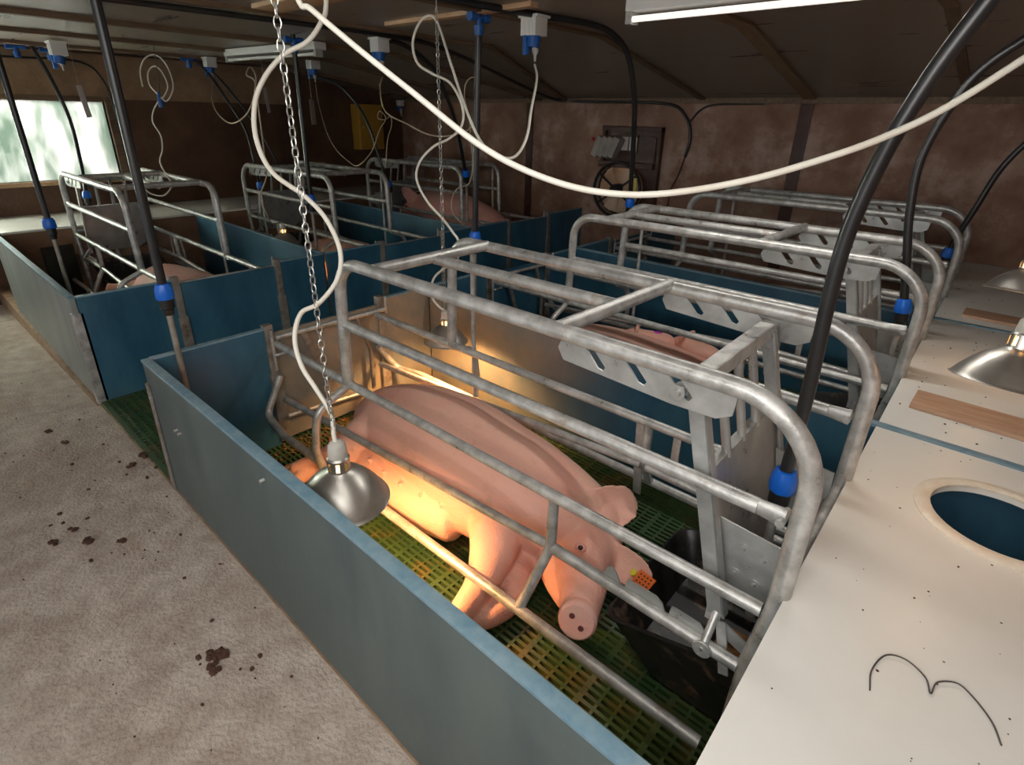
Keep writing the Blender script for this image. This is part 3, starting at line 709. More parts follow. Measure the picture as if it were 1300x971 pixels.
def m2(v): return V((v.x-.02, 1.60-v.y+P, v.z*.84))
lying_sow(m2, 'pink sow lying in the second right-hand crate with her back to the camera', .014, 'pig', False)
def m3(v): return V((XL-v.x+.10, v.y+.02, v.z))
lying_sow(m3, 'pink sow lying in the crate below the window', .014, 'pig2', False)
def m4(v): return V((XL-v.x+.05, v.y+P, v.z))
lying_sow(m4, 'pink sow lying in the middle left crate', .016, 'pig2', False)

def sitting_sow(label):
    t = thing('sow', label, 'pig', (-2.4, 4.08, 0)); b = MB()
    yc = 4.08
    def lf(nodes, lat=(0, 1, 0), n=24): loft(b, spl(nodes, 5), lat, n)
    lf([((-1.52, yc, .26), .12, .13), ((-1.62, yc, .29), .22, .23), ((-1.82, yc, .37), .27, .30), ((-2.10, yc, .46), .28, .31), ((-2.40, yc, .535), .27, .295), ((-2.65, yc, .57), .24, .265),
        ((-2.85, yc, .58), .19, .22), ((-3.0, yc-.02, .57), .15, .18)], n=30)
    lf([((-2.92, yc-.02, .60), .14, .17), ((-3.06, yc-.04, .58), .12, .15), ((-3.20, yc-.06, .52), .09, .11), ((-3.32, yc-.07, .46), .062, .072), ((-3.40, yc-.08, .42), .055, .058)])
    ear(b, [(-3.02, yc-.12, .68), (-3.06, yc-.17, .74), (-3.10, yc-.20, .79), (-3.16, yc-.22, .80)], .085, .030, .3, (.7, -.6, .2))
    ear(b, [(-3.02, yc+.06, .68), (-3.06, yc+.12, .74), (-3.10, yc+.16, .79), (-3.16, yc+.18, .80)], .085, .030, .3, (.7, .6, .2))
    for s in (-1, 1):
        lf([((-2.66, yc+s*.15, .46), .10, .14), ((-2.70, yc+s*.16, .30), .07, .08), ((-2.73, yc+s*.16, .15), .045, .048), ((-2.74, yc+s*.16, .06), .04, .04)])
        lf([((-1.76, yc+s*.20, .26), .10, .20), ((-1.92, yc+s*.23, .13), .08, .11), ((-2.06, yc+s*.23, .06), .045, .05), ((-2.18, yc+s*.23, .045), .038, .038)])
    fuse('body', b, .012, t, 'pig2', 3)
    for s in (-1, 1):
        part('hoof', MB().lathe([(.038, 0), (.036, .03), (.028, .05), (0, .05)], (-2.74, yc+s*.16, 0), (0, 0, 1), 16).lathe([(0, 0), (.03, 0), (.034, .03), (0, .05)], (-2.18, yc+s*.23, .04), (-1, 0, -.2), 16), 'hoof', t, 'horn-coloured hoof')
        part('eye', MB().ball((-3.16, yc-.05+s*.098, .585), .012, 2), 'eye', t, 'small dark eye')
    part('snout', MB().cyl((-3.425, yc-.082, .41), (-3.435, yc-.083, .405), .05), 'snout', t)
    return t
sitting_sow('pink sow sitting up in the farthest left crate')
# piglets huddled against the second sow's belly
def piglet(x, y, z0, a, label, mark=False):
    t = thing('piglet', label, 'piglet', (x, y, z0), 'piglets climbing against the second right-hand sow')
    rm = Matrix.Rotation(a, 3, 'Z')
    T = lambda v: rm @ v+V((x, y, z0))
    b = MB(T)
    def lf(nodes, lat=(0, 1, 0)): loft(b, spl(nodes, 4), lat, 18)
    lf([((-.13, 0, .10), .035, .04), ((-.08, 0, .105), .062, .065), ((.02, 0, .105), .068, .07), ((.10, 0, .115), .058, .06), ((.15, 0, .125), .045, .05), ((.20, 0, .115), .030, .032), ((.23, 0, .105), .018, .018)])
    for s in (-1, 1):
        lf([((.08, s*.04, .08), .022, .022), ((.085, s*.045, .035), .013, .013), ((.09, s*.045, .012), .012, .012)], (1, 0, 0))
        lf([((-.09, s*.04, .08), .028, .03), ((-.11, s*.045, .04), .014, .014), ((-.09, s*.045, .012), .012, .012)], (1, 0, 0))
        ear(b, [(.12, s*.03, .16), (.11, s*.055, .19), (.11, s*.07, .21)], .040, .016, .3, (1, 0, 0))
    fuse('body', b, .007, t, 'pig', 3)
    if mark: part('spray_mark', MB(T).ball((-.02, 0, .168), (.035, .022, .010), 2), 'purple', t, 'purple spray mark on the back')
piglet(1.10, 2.63, .20, R(200), 'pink piglet with a purple mark beyond the second right-hand sow', True)
piglet(1.42, 2.66, .20, R(170), 'plain pink piglet beyond the second right-hand sow')

# ------------------------------------------------------------------ water and feed pipes
def pipe(pts, label, r=.0175, steel=None, group='black drop pipes', collar=True, zoff=0):
    """black hose ending in a blue screw fitting, then a steel pipe"""
    pts = [V(p) for p in pts]; e = pts[-1]
    t = thing('drop_pipe', label, 'pipe', (e.x, e.y, steel if steel is not None else e.z-.1), group)
    part('hose', MB().tube(pts, r, smooth=len(pts) > 2, n=16, seg=6), 'rubber', t, 'black plastic pipe')
    d = (pts[-2]-pts[-1]).normalized()
    if len(pts) > 2: d = (d+V((0, 0, 1))).normalized()
    if collar:
        n = 24; q = V((0, 0, 1)).rotation_difference(d).to_matrix(); b = MB()
        prof = [(.018, .032), (.026, .030), (.033, .010), (.0355, -.022), (.033, -.034), (.018, -.034)]; vs = []; F = []
        for rr, z in prof:
            for j in range(n):
                an = 2*math.pi*j/n; k = 1+(.045 if j % 3 == 0 else 0); vs.append(q @ V((rr*k*math.cos(an), rr*k*math.sin(an), z))+e)
        for i in range(len(prof)-1):
            for j in range(n): F.append([i*n+j, i*n+(j+1) % n, (i+1)*n+(j+1) % n, (i+1)*n+j])
        b.add(vs, F); part('screw_collar', b, 'bluefit', t, 'ribbed bright blue collar')
        part('fitting', MB().lathe([(.018, -.034), (.028, -.036), (.028, -.075), (.022, -.08), (.020, -.105), (.012, -.107)], e, d, 20), 'blackfit', t)
    if steel is not None:
        s0 = e-d*.10
        part('steel_pipe', MB().tube([s0, (s0.x, s0.y, steel)], .0125), 'steel_dirty' if steel < .3 else 'galv', t, 'bare steel pipe')
    return t
pipe([(2.60, .84, 2.19), (2.549, .86, 1.978), (2.512, .86, 1.9), (2.456, .86, 1.771), (2.411, .86, 1.62), (2.383, .86, 1.448), (2.38, .86, 1.276), (2.386, .86, 1.042), (2.382, .86, .775)],
     'thick black pipe with blue collar coming down to the nearest crate\'s trough', steel=.40)
pipe([(2.75, 2.47, 2.19), (2.60, 2.47, 2.06), (2.424, 2.47, 1.904), (2.343, 2.47, 1.73), (2.304, 2.47, 1.54), (2.321, 2.47, 1.323), (2.362, 2.47, 1.114), (2.403, 2.47, .905)],
     'curved black pipe feeding the second right-hand trough', steel=.35)
pipe([(2.95, 4.08, 2.02), (2.75, 4.08, 1.79), (2.641, 4.08, 1.63), (2.548, 4.08, 1.443), (2.495, 4.08, 1.213), (2.447, 4.08, 1.014), (2.431, 4.08, .905)],
     'curved black pipe feeding the farthest right-hand trough', steel=.35)
pipe([(.10, .10, ZC), (.10, .10, .985)], 'straight black pipe standing at the corner of the nearest pen', steel=.06)
pipe([(-2.0, .11, ZC), (-1.97, .11, .99)], 'straight black pipe at the outer corner of the window pen', steel=.06)
pipe([(-4.191, .692, 2.19), (-4.082, .744, 1.943), (-3.94, .778, 1.588), (-3.849, .755, 1.222), (-3.79, .721, .935)], 'curved black pipe hanging in front of the window', r=.016, steel=.35)
pipe([(-1.58, 1.75, ZC), (-1.60, 1.75, 1.04)], 'straight black pipe beside the chain over the middle left pen', steel=.06)
pipe([(.28, 1.79, ZC), (.24, 1.79, 1.0)], 'straight black pipe at the tail of the second right-hand crate', r=.0185, steel=.06)
pipe([(-1.18, 2.14, 2.19), (-1.12, 2.389, 2.17), (-1.10, 2.66, 2.03), (-1.14, 2.83, 1.84), (-1.20, 3.0, 1.6), (-1.40, 3.3, 1.17)], 'curved black pipe dropping into the farthest left pen', r=.0165, steel=.06)
pipe([(.449, 1.676, 2.185), (.478, 1.891, 2.185), (.516, 2.106, 2.185), (.575, 2.40, 2.18), (.60, 2.60, 2.15), (.612, 2.775, 2.052), (.582, 2.949, 1.835), (.53, 3.088, 1.588), (.44, 3.29, 1.09)],
     'black pipe bending down from a ceiling batten in front of the fan', steel=.08)
pipe([(-4.134, 1.974, 2.185), (-3.966, 2.059, 2.056), (-3.706, 2.12, 1.758), (-3.493, 2.16, 1.498), (-3.40, 2.151, 1.236), (-3.45, 2.2, .95)], 'black pipe curving down the dark wall to the middle left crate', r=.014, steel=.35)
pipe([(-4.12, 1.987, 2.18), (-3.925, 2.11, 2.041), (-3.66, 2.20, 1.78), (-3.50, 2.30, 1.5), (-3.42, 2.40, 1.2), (-3.42, 2.5, .95)], 'thinner black pipe crossing beside its twin on the dark wall', r=.011, collar=False)
pipe([(-3.80, 3.226, 2.06), (-3.591, 3.372, 1.98), (-3.372, 3.47, 1.756), (-3.212, 3.498, 1.503), (-3.10, 3.53, 1.16), (-3.05, 3.60, .901)], 'curved black pipe in front of the ochre wall box', r=.016, steel=.35)
def run(pts, r, m, label, name='supply_pipe', cat='pipe', smooth=True, group=None, seg=5):
    return solo(name, MB().tube(pts, r, smooth=smooth, n=10, seg=seg), m, label, cat, group)
run([(-1.05, -.6, 2.18), (-.98, .2, 2.18), (-.93, .8, 2.18), (-.87, 1.5, 2.18), (-.86, 2.0, 2.18), (-1.05, 2.7, 2.175), (-1.35, 3.64, 2.07), (-1.55, 4.4, 1.96), (-1.66, 5.05, 1.875), (-1.2, 5.10, 1.855), (-.3, 5.10, 1.84), (-.05, 5.10, 1.72), (.03, 5.10, 1.52), (0, 5.10, 1.33)],
    .016, 'rubber', 'black water pipe running under the ceiling and along the back wall')
run([(0, 5.10, 1.33), (-.05, 5.11, 1.15), (-.11, 5.11, 1.0), (-.13, 5.11, .80)], .007, 'darkwood', 'thin brown cable down the back wall beside the fan', 'wall_cable', 'cable')
run([(-4.65, -1.0, 2.10), (-4.65, .528, 2.10), (-4.65, 1.0, 2.11), (-4.65, 1.2, 2.07), (-4.65, 1.29, 1.95), (-4.65, 1.33, 1.75), (-4.65, 1.36, 1.3)], .010, 'rubber', 'black cable over the top and down the side of the window', 'wall_cable', 'cable')
run([(.36, -.5, 2.185), (.38, .6, 2.185), (.43, 1.5, 2.185), (.449, 1.676, 2.185)], .0175, 'rubber', 'black supply pipe along the middle ceiling batten')
run([(0.0, 5.09, 1.66), (.10, 5.10, 1.78), (.25, 5.11, 1.83), (.7, 5.11, 1.84)], .009, 'rubber', 'thin black branch pipe on the back wall above the fan')
def tee(x, y, z, label, along='y'):
    b = MB().cyl((x, y-.05, z), (x, y+.05, z), .017).cyl((x, y-.07, z), (x, y-.035, z), .023).cyl((x, y+.035, z), (x, y+.07, z), .023).cyl((x, y, z), (x, y, z-.05), .018).cyl((x, y, z-.04), (x, y, z-.085), .027, .023)
    solo('pipe_tee', b, 'blueplug', label, 'fitting', 'blue pipe fittings at the ceiling')
tee(.28, 1.79, 2.165, 'blue pipe tee at the ceiling above the second right-hand crate')
tee(-1.58, 1.75, 2.165, 'blue pipe tee at the ceiling beside the far strip light')
tee(-4.3, .60, 2.165, 'blue pipe tee at the ceiling over the left of the window')
tee(-4.42, .86, 2.165, 'blue pipe tee at the ceiling over the middle of the window')
tee(-4.10, 1.95, 2.165, 'blue pipe tee at the ceiling where two pipes leave for the dark wall')

# ------------------------------------------------------------------ sockets and cables
def socket(x, y, z, label, s=1.0, plug=True):
    t = thing('ceiling_socket', label, 'socket', (x, y, z-.16*s), 'grey sockets with blue plugs under the ceiling')
    b = MB().box(x-.045*s, x+.045*s, y-.045*s, y+.045*s, z-.085*s, z, .006).box(x-.058*s, x+.058*s, y-.05*s, y+.05*s, z-.012*s, z, .003)
    for k in range(-3, 4): b.box(x+k*.012*s-.002, x+k*.012*s+.002, y-.047*s, y-.045*s, z-.08*s, z-.014*s)
    part('housing', b, 'whiteplastic', t)
    part('socket_cover', MB().cyl((x, y, z-.085*s), (x, y-.01*s, z-.135*s), .036*s, .031*s).box(x-.03*s, x-.008*s, y-.045*s, y-.02*s, z-.165*s, z-.08*s, .006), 'blueplug', t, 'blue hinged socket cover')
    if plug: part('plug', MB().lathe([(0, -.22), (.006, -.22), (.008, -.19), (.017, -.175), (.020, -.11), (0, -.105)], (x+.012*s, y, z), (0, 0, s), 16), 'greyplastic', t, 'grey plug')
    return t
socket(.47, 2.02, 2.185, 'grey socket box with blue plug beside the black hose, nearest the camera', 1.15)
socket(-1.05, 2.12, 2.185, 'grey socket box with blue plug above the long white cable', 1.1)
socket(-3.95, 2.10, 2.185, 'grey socket box between the crossing black pipes and the far strip light', 1.1)
socket(-3.10, 2.78, 2.19, 'grey socket box above the white paper sheet', 1.15)
socket(-3.673, .77, 2.185, 'grey socket box above the window', 1.25)
socket(-4.55, 5.0, 1.87, 'small grey socket box high on the wall beside the ochre box', .9)
def cable(pts, r, m, label, group=None):
    return solo('lamp_cable', MB().tube(pts, r, smooth=True, n=10, seg=6), m, label, 'cable', group)
C0 = [(0.98,0.455,2.19),(0.988,0.442,1.988),(0.991,0.417,1.929),(0.971,0.376,1.875),(0.928,0.326,1.842),(0.899,0.274,1.784),(0.891,0.232,1.708),(0.915,0.208,1.611),(0.971,0.214,1.519),(1.061,0.263,1.451),(1.123,0.289,1.386),(1.174,0.292,1.298),(1.185,0.265,1.22),(1.159,0.211,1.152),(1.123,0.168,1.121),(1.126,0.136,1.048),(1.161,0.129,0.969),(1.211,0.141,0.902),(1.259,0.152,0.834),(1.283,0.14,0.765),(1.303,0.142,0.712)]
cable(C0, .0072, 'cable', 'white cable snaking down beside the chain to the nearest heat lamp')
C1 = [(1.2,0.152,2.0),(1.295,0.172,1.933),(1.34,0.181,1.9),(1.465,0.212,1.817),(1.615,0.251,1.722),(1.751,0.285,1.637),(1.855,0.319,1.587),(1.965,0.366,1.554),(2.064,0.419,1.545),(2.155,0.475,1.556),(2.262,0.547,1.585),(2.361,0.618,1.626),(2.433,0.671,1.663),(2.508,0.729,1.715),(2.6,0.806,1.804),(2.72,.92,1.93),(2.82,1.0,2.19)]
C1[0] = (1.18, .15, 2.19)
cable(C1, .0066, 'cable', 'long thick white cable sagging right across the picture')
C2 = [(0.484,2.02,1.95),(0.60,1.90,1.871),(0.80,1.62,1.713),(0.92,1.45,1.599),(0.929,1.368,1.522),(0.87,1.333,1.516),(0.774,1.31,1.569),(0.652,1.331,1.707),(0.5,1.379,1.911),(0.371,1.421,2.086),(0.32,1.412,2.122),(0.283,1.378,2.088),(0.269,1.346,2.002),(0.295,1.349,1.916),(0.346,1.393,1.872),(0.413,1.456,1.829),(0.468,1.481,1.726),(0.477,1.465,1.635),(0.434,1.418,1.575),(0.372,1.366,1.535),(0.326,1.312,1.462),(0.324,1.287,1.375),(0.376,1.306,1.271),(0.446,1.35,1.182),(0.493,1.377,1.115),(0.521,1.389,1.068),(0.522,1.374,0.973),(0.461,1.326,0.919),(0.423,1.29,0.862),(0.423,1.274,0.776),(0.452,1.292,0.72),(0.492,1.302,0.70)]
cable(C2, .0065, 'cable', 'white looped cable hanging beside the second chain to the heat lamp at the divider')
C3 = [(-1.04,2.12,1.93),(-.9,1.99,1.85),(-.6,1.8,1.70),(-0.3,1.74,1.627),(-0.176,1.81,1.569),(-0.152,1.966,1.564),(-0.145,2.159,1.621),(-0.245,2.311,1.768),(-0.317,2.408,1.87),(-0.408,2.438,1.933),(-0.474,2.423,1.899),(-0.508,2.439,1.797),(-0.515,2.492,1.666),(-0.539,2.522,1.528),(-0.557,2.563,1.356),(-0.603,2.571,1.192),(-0.712,2.536,1.136),(-0.764,2.521,1.039),(-0.766,2.546,0.928),(-0.731,2.618,0.84)]
cable(C3, .0045, 'cable_dull', 'thin pale cable drooping behind the long white one', 'thin cables towards the back')
C4 = [(-3.056,1.156,1.852),(-3.106,1.179,1.973),(-3.105,1.235,2.071),(-3.043,1.304,2.098),(-2.949,1.339,2.014),(-2.863,1.327,1.857),(-2.87,1.259,1.746),(-2.926,1.23,1.782),(-3.015,1.199,1.865),(-3.053,1.219,1.962),(-3.028,1.269,2.012),(-2.964,1.298,1.965),(-2.898,1.296,1.856),(-2.902,1.244,1.77),(-2.918,1.223,1.757),(-2.933,1.162,1.671),(-2.911,1.13,1.579),(-2.831,1.143,1.477),(-2.789,1.119,1.368),(-2.777,1.078,1.276),(-2.707,1.082,1.174),(-2.649,1.089,1.095),(-2.675,1.021,1.015),(-2.758,0.955,1.025),(-2.822,0.926,1.072)]
t = thing('coiled_cable', 'pale coiled cable with a blue plug hanging by the window', 'cable', C4[-1])
part('cord', MB().tube(C4, .0055, smooth=True, n=8, seg=5), 'cable', t)
part('hanger', MB().tube([(-2.98, 1.28, 2.19), (-2.97, 1.27, 2.02), (-2.93, 1.235, 1.80)], .003), 'wire', t)
part('plug', MB().lathe([(0, -.05), (.018, -.05), (.022, .0), (.014, .03), (.008, .07), (0, .07)], (-2.925, 1.225, 1.745), n=14), 'blueplug', t, 'blue plug')
C5 = [(-3.94,2.10,1.95),(-3.3,1.8,1.78),(-2.5,1.5,1.66),(-1.95,1.36,1.593),(-1.72,1.37,1.644),(-1.595,1.384,1.739),(-1.471,1.378,1.888),(-1.439,1.336,1.957),(-1.389,1.278,1.904),(-1.28,1.274,1.869),(-1.243,1.258,1.783),(-1.289,1.278,1.639),(-1.362,1.306,1.382),(-1.399,1.314,1.246),(-1.481,1.284,1.102),(-1.485,1.315,0.985),(-1.70,1.45,0.86),(-2.14,1.74,0.78)]
cable(C5, .005, 'cable_dull', 'thin pale cable drooping behind the chain to the lamp in the middle left pen', 'thin cables towards the back')
C6 = [(-3.09,2.78,1.95),(-2.9,2.68,1.75),(-2.5,2.5,1.50),(-2.2,2.4,1.36),(-1.95,2.36,1.275),(-1.771,2.338,1.255),(-1.764,2.485,1.37),(-1.817,2.625,1.546),(-1.836,2.716,1.646),(-1.92,2.713,1.705),(-1.93,2.698,1.644),(-1.899,2.744,1.632),(-1.88,2.804,1.66),(-1.873,2.801,1.578),(-1.899,2.765,1.453),(-1.921,2.738,1.20)]
cable(C6, .0045, 'cable_dull', 'thin pale cable with a small loop in front of the ochre box', 'thin cables towards the back')

# ------------------------------------------------------------------ chains
def chain(x, y, z0, z1, label, link=.032, r=.0021, x1=None, y1=None):
    b = MB(); n = int((z1-z0)/(link*.78)); x1 = x if x1 is None else x1; y1 = y if y1 is None else y1
    for i in range(n):
        f = i/n; z = z0+(z1-z0)*f; cx = x+(x1-x)*f; cy = y+(y1-y)*f; a = (i % 2)*math.pi/2+.25*math.sin(i*.35)
        u = V((math.cos(a), math.sin(a), 0)); pts = []
        for k in range(10):
            an = 2*math.pi*k/10; pts.append(V((cx, cy, z+link/2))+u*math.cos(an)*link*.27+V((0, 0, 1))*math.sin(an)*link*.5)
        b.tube(pts, r, n=6, closed=True)
    b.tube([(x1, y1, z1), (x1, y1, ZC)], r)
    return solo('chain', b, 'chain', label, 'chain', 'chains that carry the heat lamps')
chain(1.275, .145, .70, 2.12, 'zinc chain carrying the nearest heat lamp', link=.030, r=.0019, x1=1.257, y1=.137)
chain(.50, 1.30, .70, 2.12, 'zinc chain carrying the heat lamp at the divider', link=.028, r=.0017)

# ------------------------------------------------------------------ heat lamps
def heat_lamp(loc, label, energy=18, tilt=(0, 0, 1), r=.125, hs=1.0, group='aluminium heat lamps'):
    loc = V(loc); ax = V(tilt).normalized()
    t = thing('heat_lamp', label, 'lamp', loc, group)
    k = r/.125; hz = hs/k
    prof = [(.0285, .098), (.032, .094), (.045, .088), (.066, .074), (.088, .052), (.108, .026), (.120, .006), (.124, 0), (.128, -.002)]
    inner = [(a-.0022, z-.0015) for a, z in prof]
    b = MB().lathe([(a*k, z*k) for a, z in prof]+[(a*k, z*k) for a, z in inner[::-1]], loc, ax, 40)
    part('shade', b, 'alu', t, 'dull aluminium shade', angle=60)
    # slotted neck
    n = 40; b = MB(); q = V((0, 0, 1)).rotation_difference(ax).to_matrix()
    zs = [.096, .104, .128, .134]
    for i in range(3):
        for j in range(n):
            if i == 1 and j % 5 in (0, 1): continue
            a0 = 2*math.pi*j/n; a1 = 2*math.pi*(j+1)/n; vs = []
            for a in (a0, a1):
                for z in (zs[i], zs[i+1]):
                    vs.append(q @ V((.0295*k*math.cos(a), .0295*k*math.sin(a), z*k))+loc)
            b.add(vs, [[0, 2, 3, 1]])
    b.lathe([(.0295*k, .134*k), (.024*k, .140*k)], loc, ax, n)
    part('vent_neck', b, 'alu', t, 'slotted neck glowing inside')
    part('cap', MB().lathe([(.025*k, .138*k), (.026*k, .144*k), (.023*k, .172*k), (.016*k, .182*k), (.008*k, .185*k), (0, .185*k)], loc, ax, 24), 'ceramic', t, 'pale ceramic cap')
    part('bulb', MB().lathe([(0, .005), (.030, .010), (.042, .028), (.040, .048), (.024, .075), (.016, .10), (.014, .125), (0, .125)], loc, ax, 20), 'glowbulb', t, 'lit infrared bulb')
    l = bpy.data.lights.new('bulb_light', 'SPOT'); l.energy = energy; l.color = (1, .50, .18); l.shadow_soft_size = .04; l.spot_size = R(150); l.spot_blend = .5
    lo = bpy.data.objects.new('bulb_light', l); C.objects.link(lo); lo.parent = t
    lo.location = -ax*.006; lo.rotation_euler = ax.to_track_quat('Z', 'Y').to_euler()
    return t
heat_lamp((1.285, .142, .535), 'aluminium heat lamp hanging by the front board, over the big sow\'s belly', 62, (.02, 0, 1), .148)
heat_lamp((.50, 1.30, .525), 'aluminium heat lamp hanging in front of the divider, behind the crate', 60, (0, 0, 1), .120)
heat_lamp((2.755, 1.14, 1.10), 'aluminium heat lamp hanging low over the creep lid with the wooden board', .25, (.03, .22, 1), .115)
heat_lamp((2.77, 2.44, 1.06), 'aluminium heat lamp farther back over the creep lids', .25, (.03, .22, 1), .115)
heat_lamp((-2.17, 1.76, .585), 'small glowing heat lamp behind the divider of the middle left pen', 12, (0, 0, 1), .12)
cable([(2.86,1.05,2.19),(2.83,1.07,1.7),(2.80,1.09,1.45),(2.765,1.13,1.283)], .0045, 'cable', 'short white cable of the lamp over the board', 'cables of the lamps over the lids')
cable([(2.88,2.40,2.19),(2.86,2.41,1.7),(2.83,2.42,1.4),(2.78,2.44,1.24)], .0045, 'cable', 'short white cable of the lamp farther back', 'cables of the lamps over the lids')

# ------------------------------------------------------------------ strip lights
def strip(x0, x1, y, z, label, lit=True, dy=0, energy=0):
    t = thing('strip_light', label, 'strip light', ((x0+x1)/2, y, z-.1), 'fluorescent strip lights')
    rot = Matrix.Rotation(math.atan2(dy, x1-x0), 3, 'Z'); pv = V((x0, y, z))
    T = lambda v: rot @ (v-pv)+pv
    part('housing', MB(T).box(x0, x1, y-.055, y+.055, z-.055, z, .006), 'whiteplastic', t)
    part('tube', MB(T).cyl((x0+.03, y-.03, z-.085), (x1-.03, y-.03, z-.085), .013), 'tube_on' if lit else 'whiteplastic', t, 'fluorescent tube')
    if energy:
        l = bpy.data.lights.new('tube_light', 'AREA'); l.shape = 'RECTANGLE'; l.size = x1-x0-.06; l.size_y = .05; l.energy = energy; l.color = (1, .96, .90)
        lo = bpy.data.objects.new('tube_light', l); C.objects.link(lo); lo.parent = t; lo.location = (0, -.03, -.004)
    for x in (x0+.015, x1-.015): part('end_cap', MB(T).box(x-.015, x+.015, y-.048, y+.02, z-.105, z-.05, .004), 'greyplastic', t)
    return t
strip(1.10, 2.45, 1.96, 2.19, 'white fluorescent strip light at the top right of the ceiling', energy=11)
strip(1.35, 2.75, -.05, 2.19, 'added fill strip light, unseen on the ceiling above the walkway', energy=4)  # unseen strip added for extra light from above
strip(-3.05, -1.70, 1.92, 2.19, 'white fluorescent strip light on the ceiling towards the window', False, .12)

# ------------------------------------------------------------------ back wall: fan, baffle box, ochre box, papers
t = thing('wall_fan', 'round dusty wall fan with dark guard ring and a yellow sticker', 'fan', (-.72, WB-.10, .87))
fc = V((-.70, WB-.16, .945)); fr = .295
b = MB().tube([fc+V((fr*math.cos(a*math.pi/18), 0, fr*math.sin(a*math.pi/18))) for a in range(36)], .016, n=10, closed=True)
b.tube([fc+V(((fr-.03)*math.cos(a*math.pi/18), .05, (fr-.03)*math.sin(a*math.pi/18))) for a in range(36)], .010, n=8, closed=True)
part('guard_ring', b, 'dark', t)
part('disc', MB().lathe([(0, 0), (fr-.02, 0), (fr-.02, .02), (0, .02)], fc+V((0, .08, 0)), (0, 1, 0), 40), 'bronze', t, 'dusty bronze disc')
for a in (35, 145, 215, 325):
    part('spoke', MB().flatbar(fc+V((0, -.01, 0)), fc+V((fr*math.cos(R(a)), -.01, fr*math.sin(R(a)))), (1, 0, 0), .022, .008), 'dark', t)
for a in (10, 130, 250):
    u = V((math.cos(R(a)), 0, math.sin(R(a)))); v = V((-math.sin(R(a)), 0, math.cos(R(a))))
    part('blade', MB().prism([(.05, -.03), (.24, -.09), (.26, .0), (.22, .07), (.05, .03)], fc+V((0, .03, 0)), u+V((0, .05, 0)), v+V((0, .25, 0)), .004), 'bronze', t)
part('motor', MB().cyl(fc+V((0, -.05, 0)), fc+V((0, .08, 0)), .065), 'dark', t)
part('sticker', MB().box(-.50, -.44, WB-.19, WB-.186, .93, 1.09), 'yellowstk', t, 'yellow sticker')
t = thing('fan_housing', 'dark stained wooden housing box around and above the fan', 'box', (-.62, WB-.05, .80))
b = MB().box(-1.0, -.96, WB-.07, WB, 1.20, 1.60, .004).box(-.31, -.27, WB-.07, WB, .80, 1.60, .004).box(-1.0, -.27, WB-.08, WB, 1.56, 1.61, .004).box(-.62, -.31, WB-.04, WB, .80, 1.25, .003).box(-1.0, -.31, WB-.12, WB, 1.18, 1.24, .004)
part('frame', b, 'darkwood', t)
part('backing', MB().box(-.96, -.31, WB-.02, WB, 1.24, 1.57), 'darkwood', t)
part('opening', MB().box(-.77, -.575, WB-.028, WB-.02, 1.36, 1.50), 'paper', t, 'small pale lit opening')
part('opening_frame', MB().box(-.79, -.77, WB-.035, WB-.02, 1.34, 1.52).box(-.575, -.56, WB-.035, WB-.02, 1.34, 1.52).box(-.79, -.56, WB-.035, WB-.02, 1.50, 1.52).box(-.68, -.67, WB-.035, WB-.02, 1.34, 1.52), 'timber', t)
for k in range(4):
    part('louvre', MB().box(-1.04+k*.07, -.96+k*.07, WB-.17, WB-.05, 1.28, 1.50, .004, Matrix.Rotation(R(24), 3, 'Y')), 'louvre', t, 'tilted grey louvre')
part('flap', MB().prism([(-.50, 1.24), (-.33, 1.24), (-.33, 1.50), (-.41, 1.52), (-.50, 1.34)], (0, WB-.05, 0), (1, 0, 0), (0, 0, 1), .008), 'darkwood', t)
part('knob', MB().ball((-1.04, WB-.19, 1.47), .022), 'red', t, 'red knob')
t = thing('wall_box', 'ochre yellow metal box high in the far left corner', 'box', (-4.5, 4.4, 1.2))
part('case', MB().box(WL+.02, WL+.20, 4.22, 4.62, 1.20, 1.80, .006), 'yellowbox', t)
part('door', MB().box(WL+.20, WL+.215, 4.225, 4.615, 1.205, 1.795, .004), 'yellowbox', t)
part('door_handle', MB().cyl((WL+.215, 4.27, 1.5), (WL+.235, 4.27, 1.5), .012), 'galv', t)
def paper(x, y, z, w_, h, rz, label, m='paper', lean=0):
    t = thing('paper_sheet', label, 'paper', (x, y, z))
    rm = Matrix.Rotation(R(rz), 3, 'Z') @ Matrix.Rotation(R(lean), 3, 'Y'); T = lambda v: rm @ v+V((x, y, z))
    part('sheet', MB(T).box(-w_/2, w_/2, -.0008, .0008, 0, h), m, t)
    part('string', MB().tube([T(V((0, 0, h-.01))), T(V((0, 0, h-.01)))+V((0, 0, ZC-.01-z-h))], .0015), 'cable_dull', t)
paper(-2.72, 2.5, 1.57, .20, .225, -42, 'white paper sheet hanging from a cable left of the ochre box')
paper(-3.75, .89, 1.60, .055, .26, -60, 'narrow white card strip hanging in front of the window', lean=6)
paper(-2.95, 2.17, 1.67, .06, .22, -50, 'narrow pinkish card strip hanging against the dark wall', lean=6)

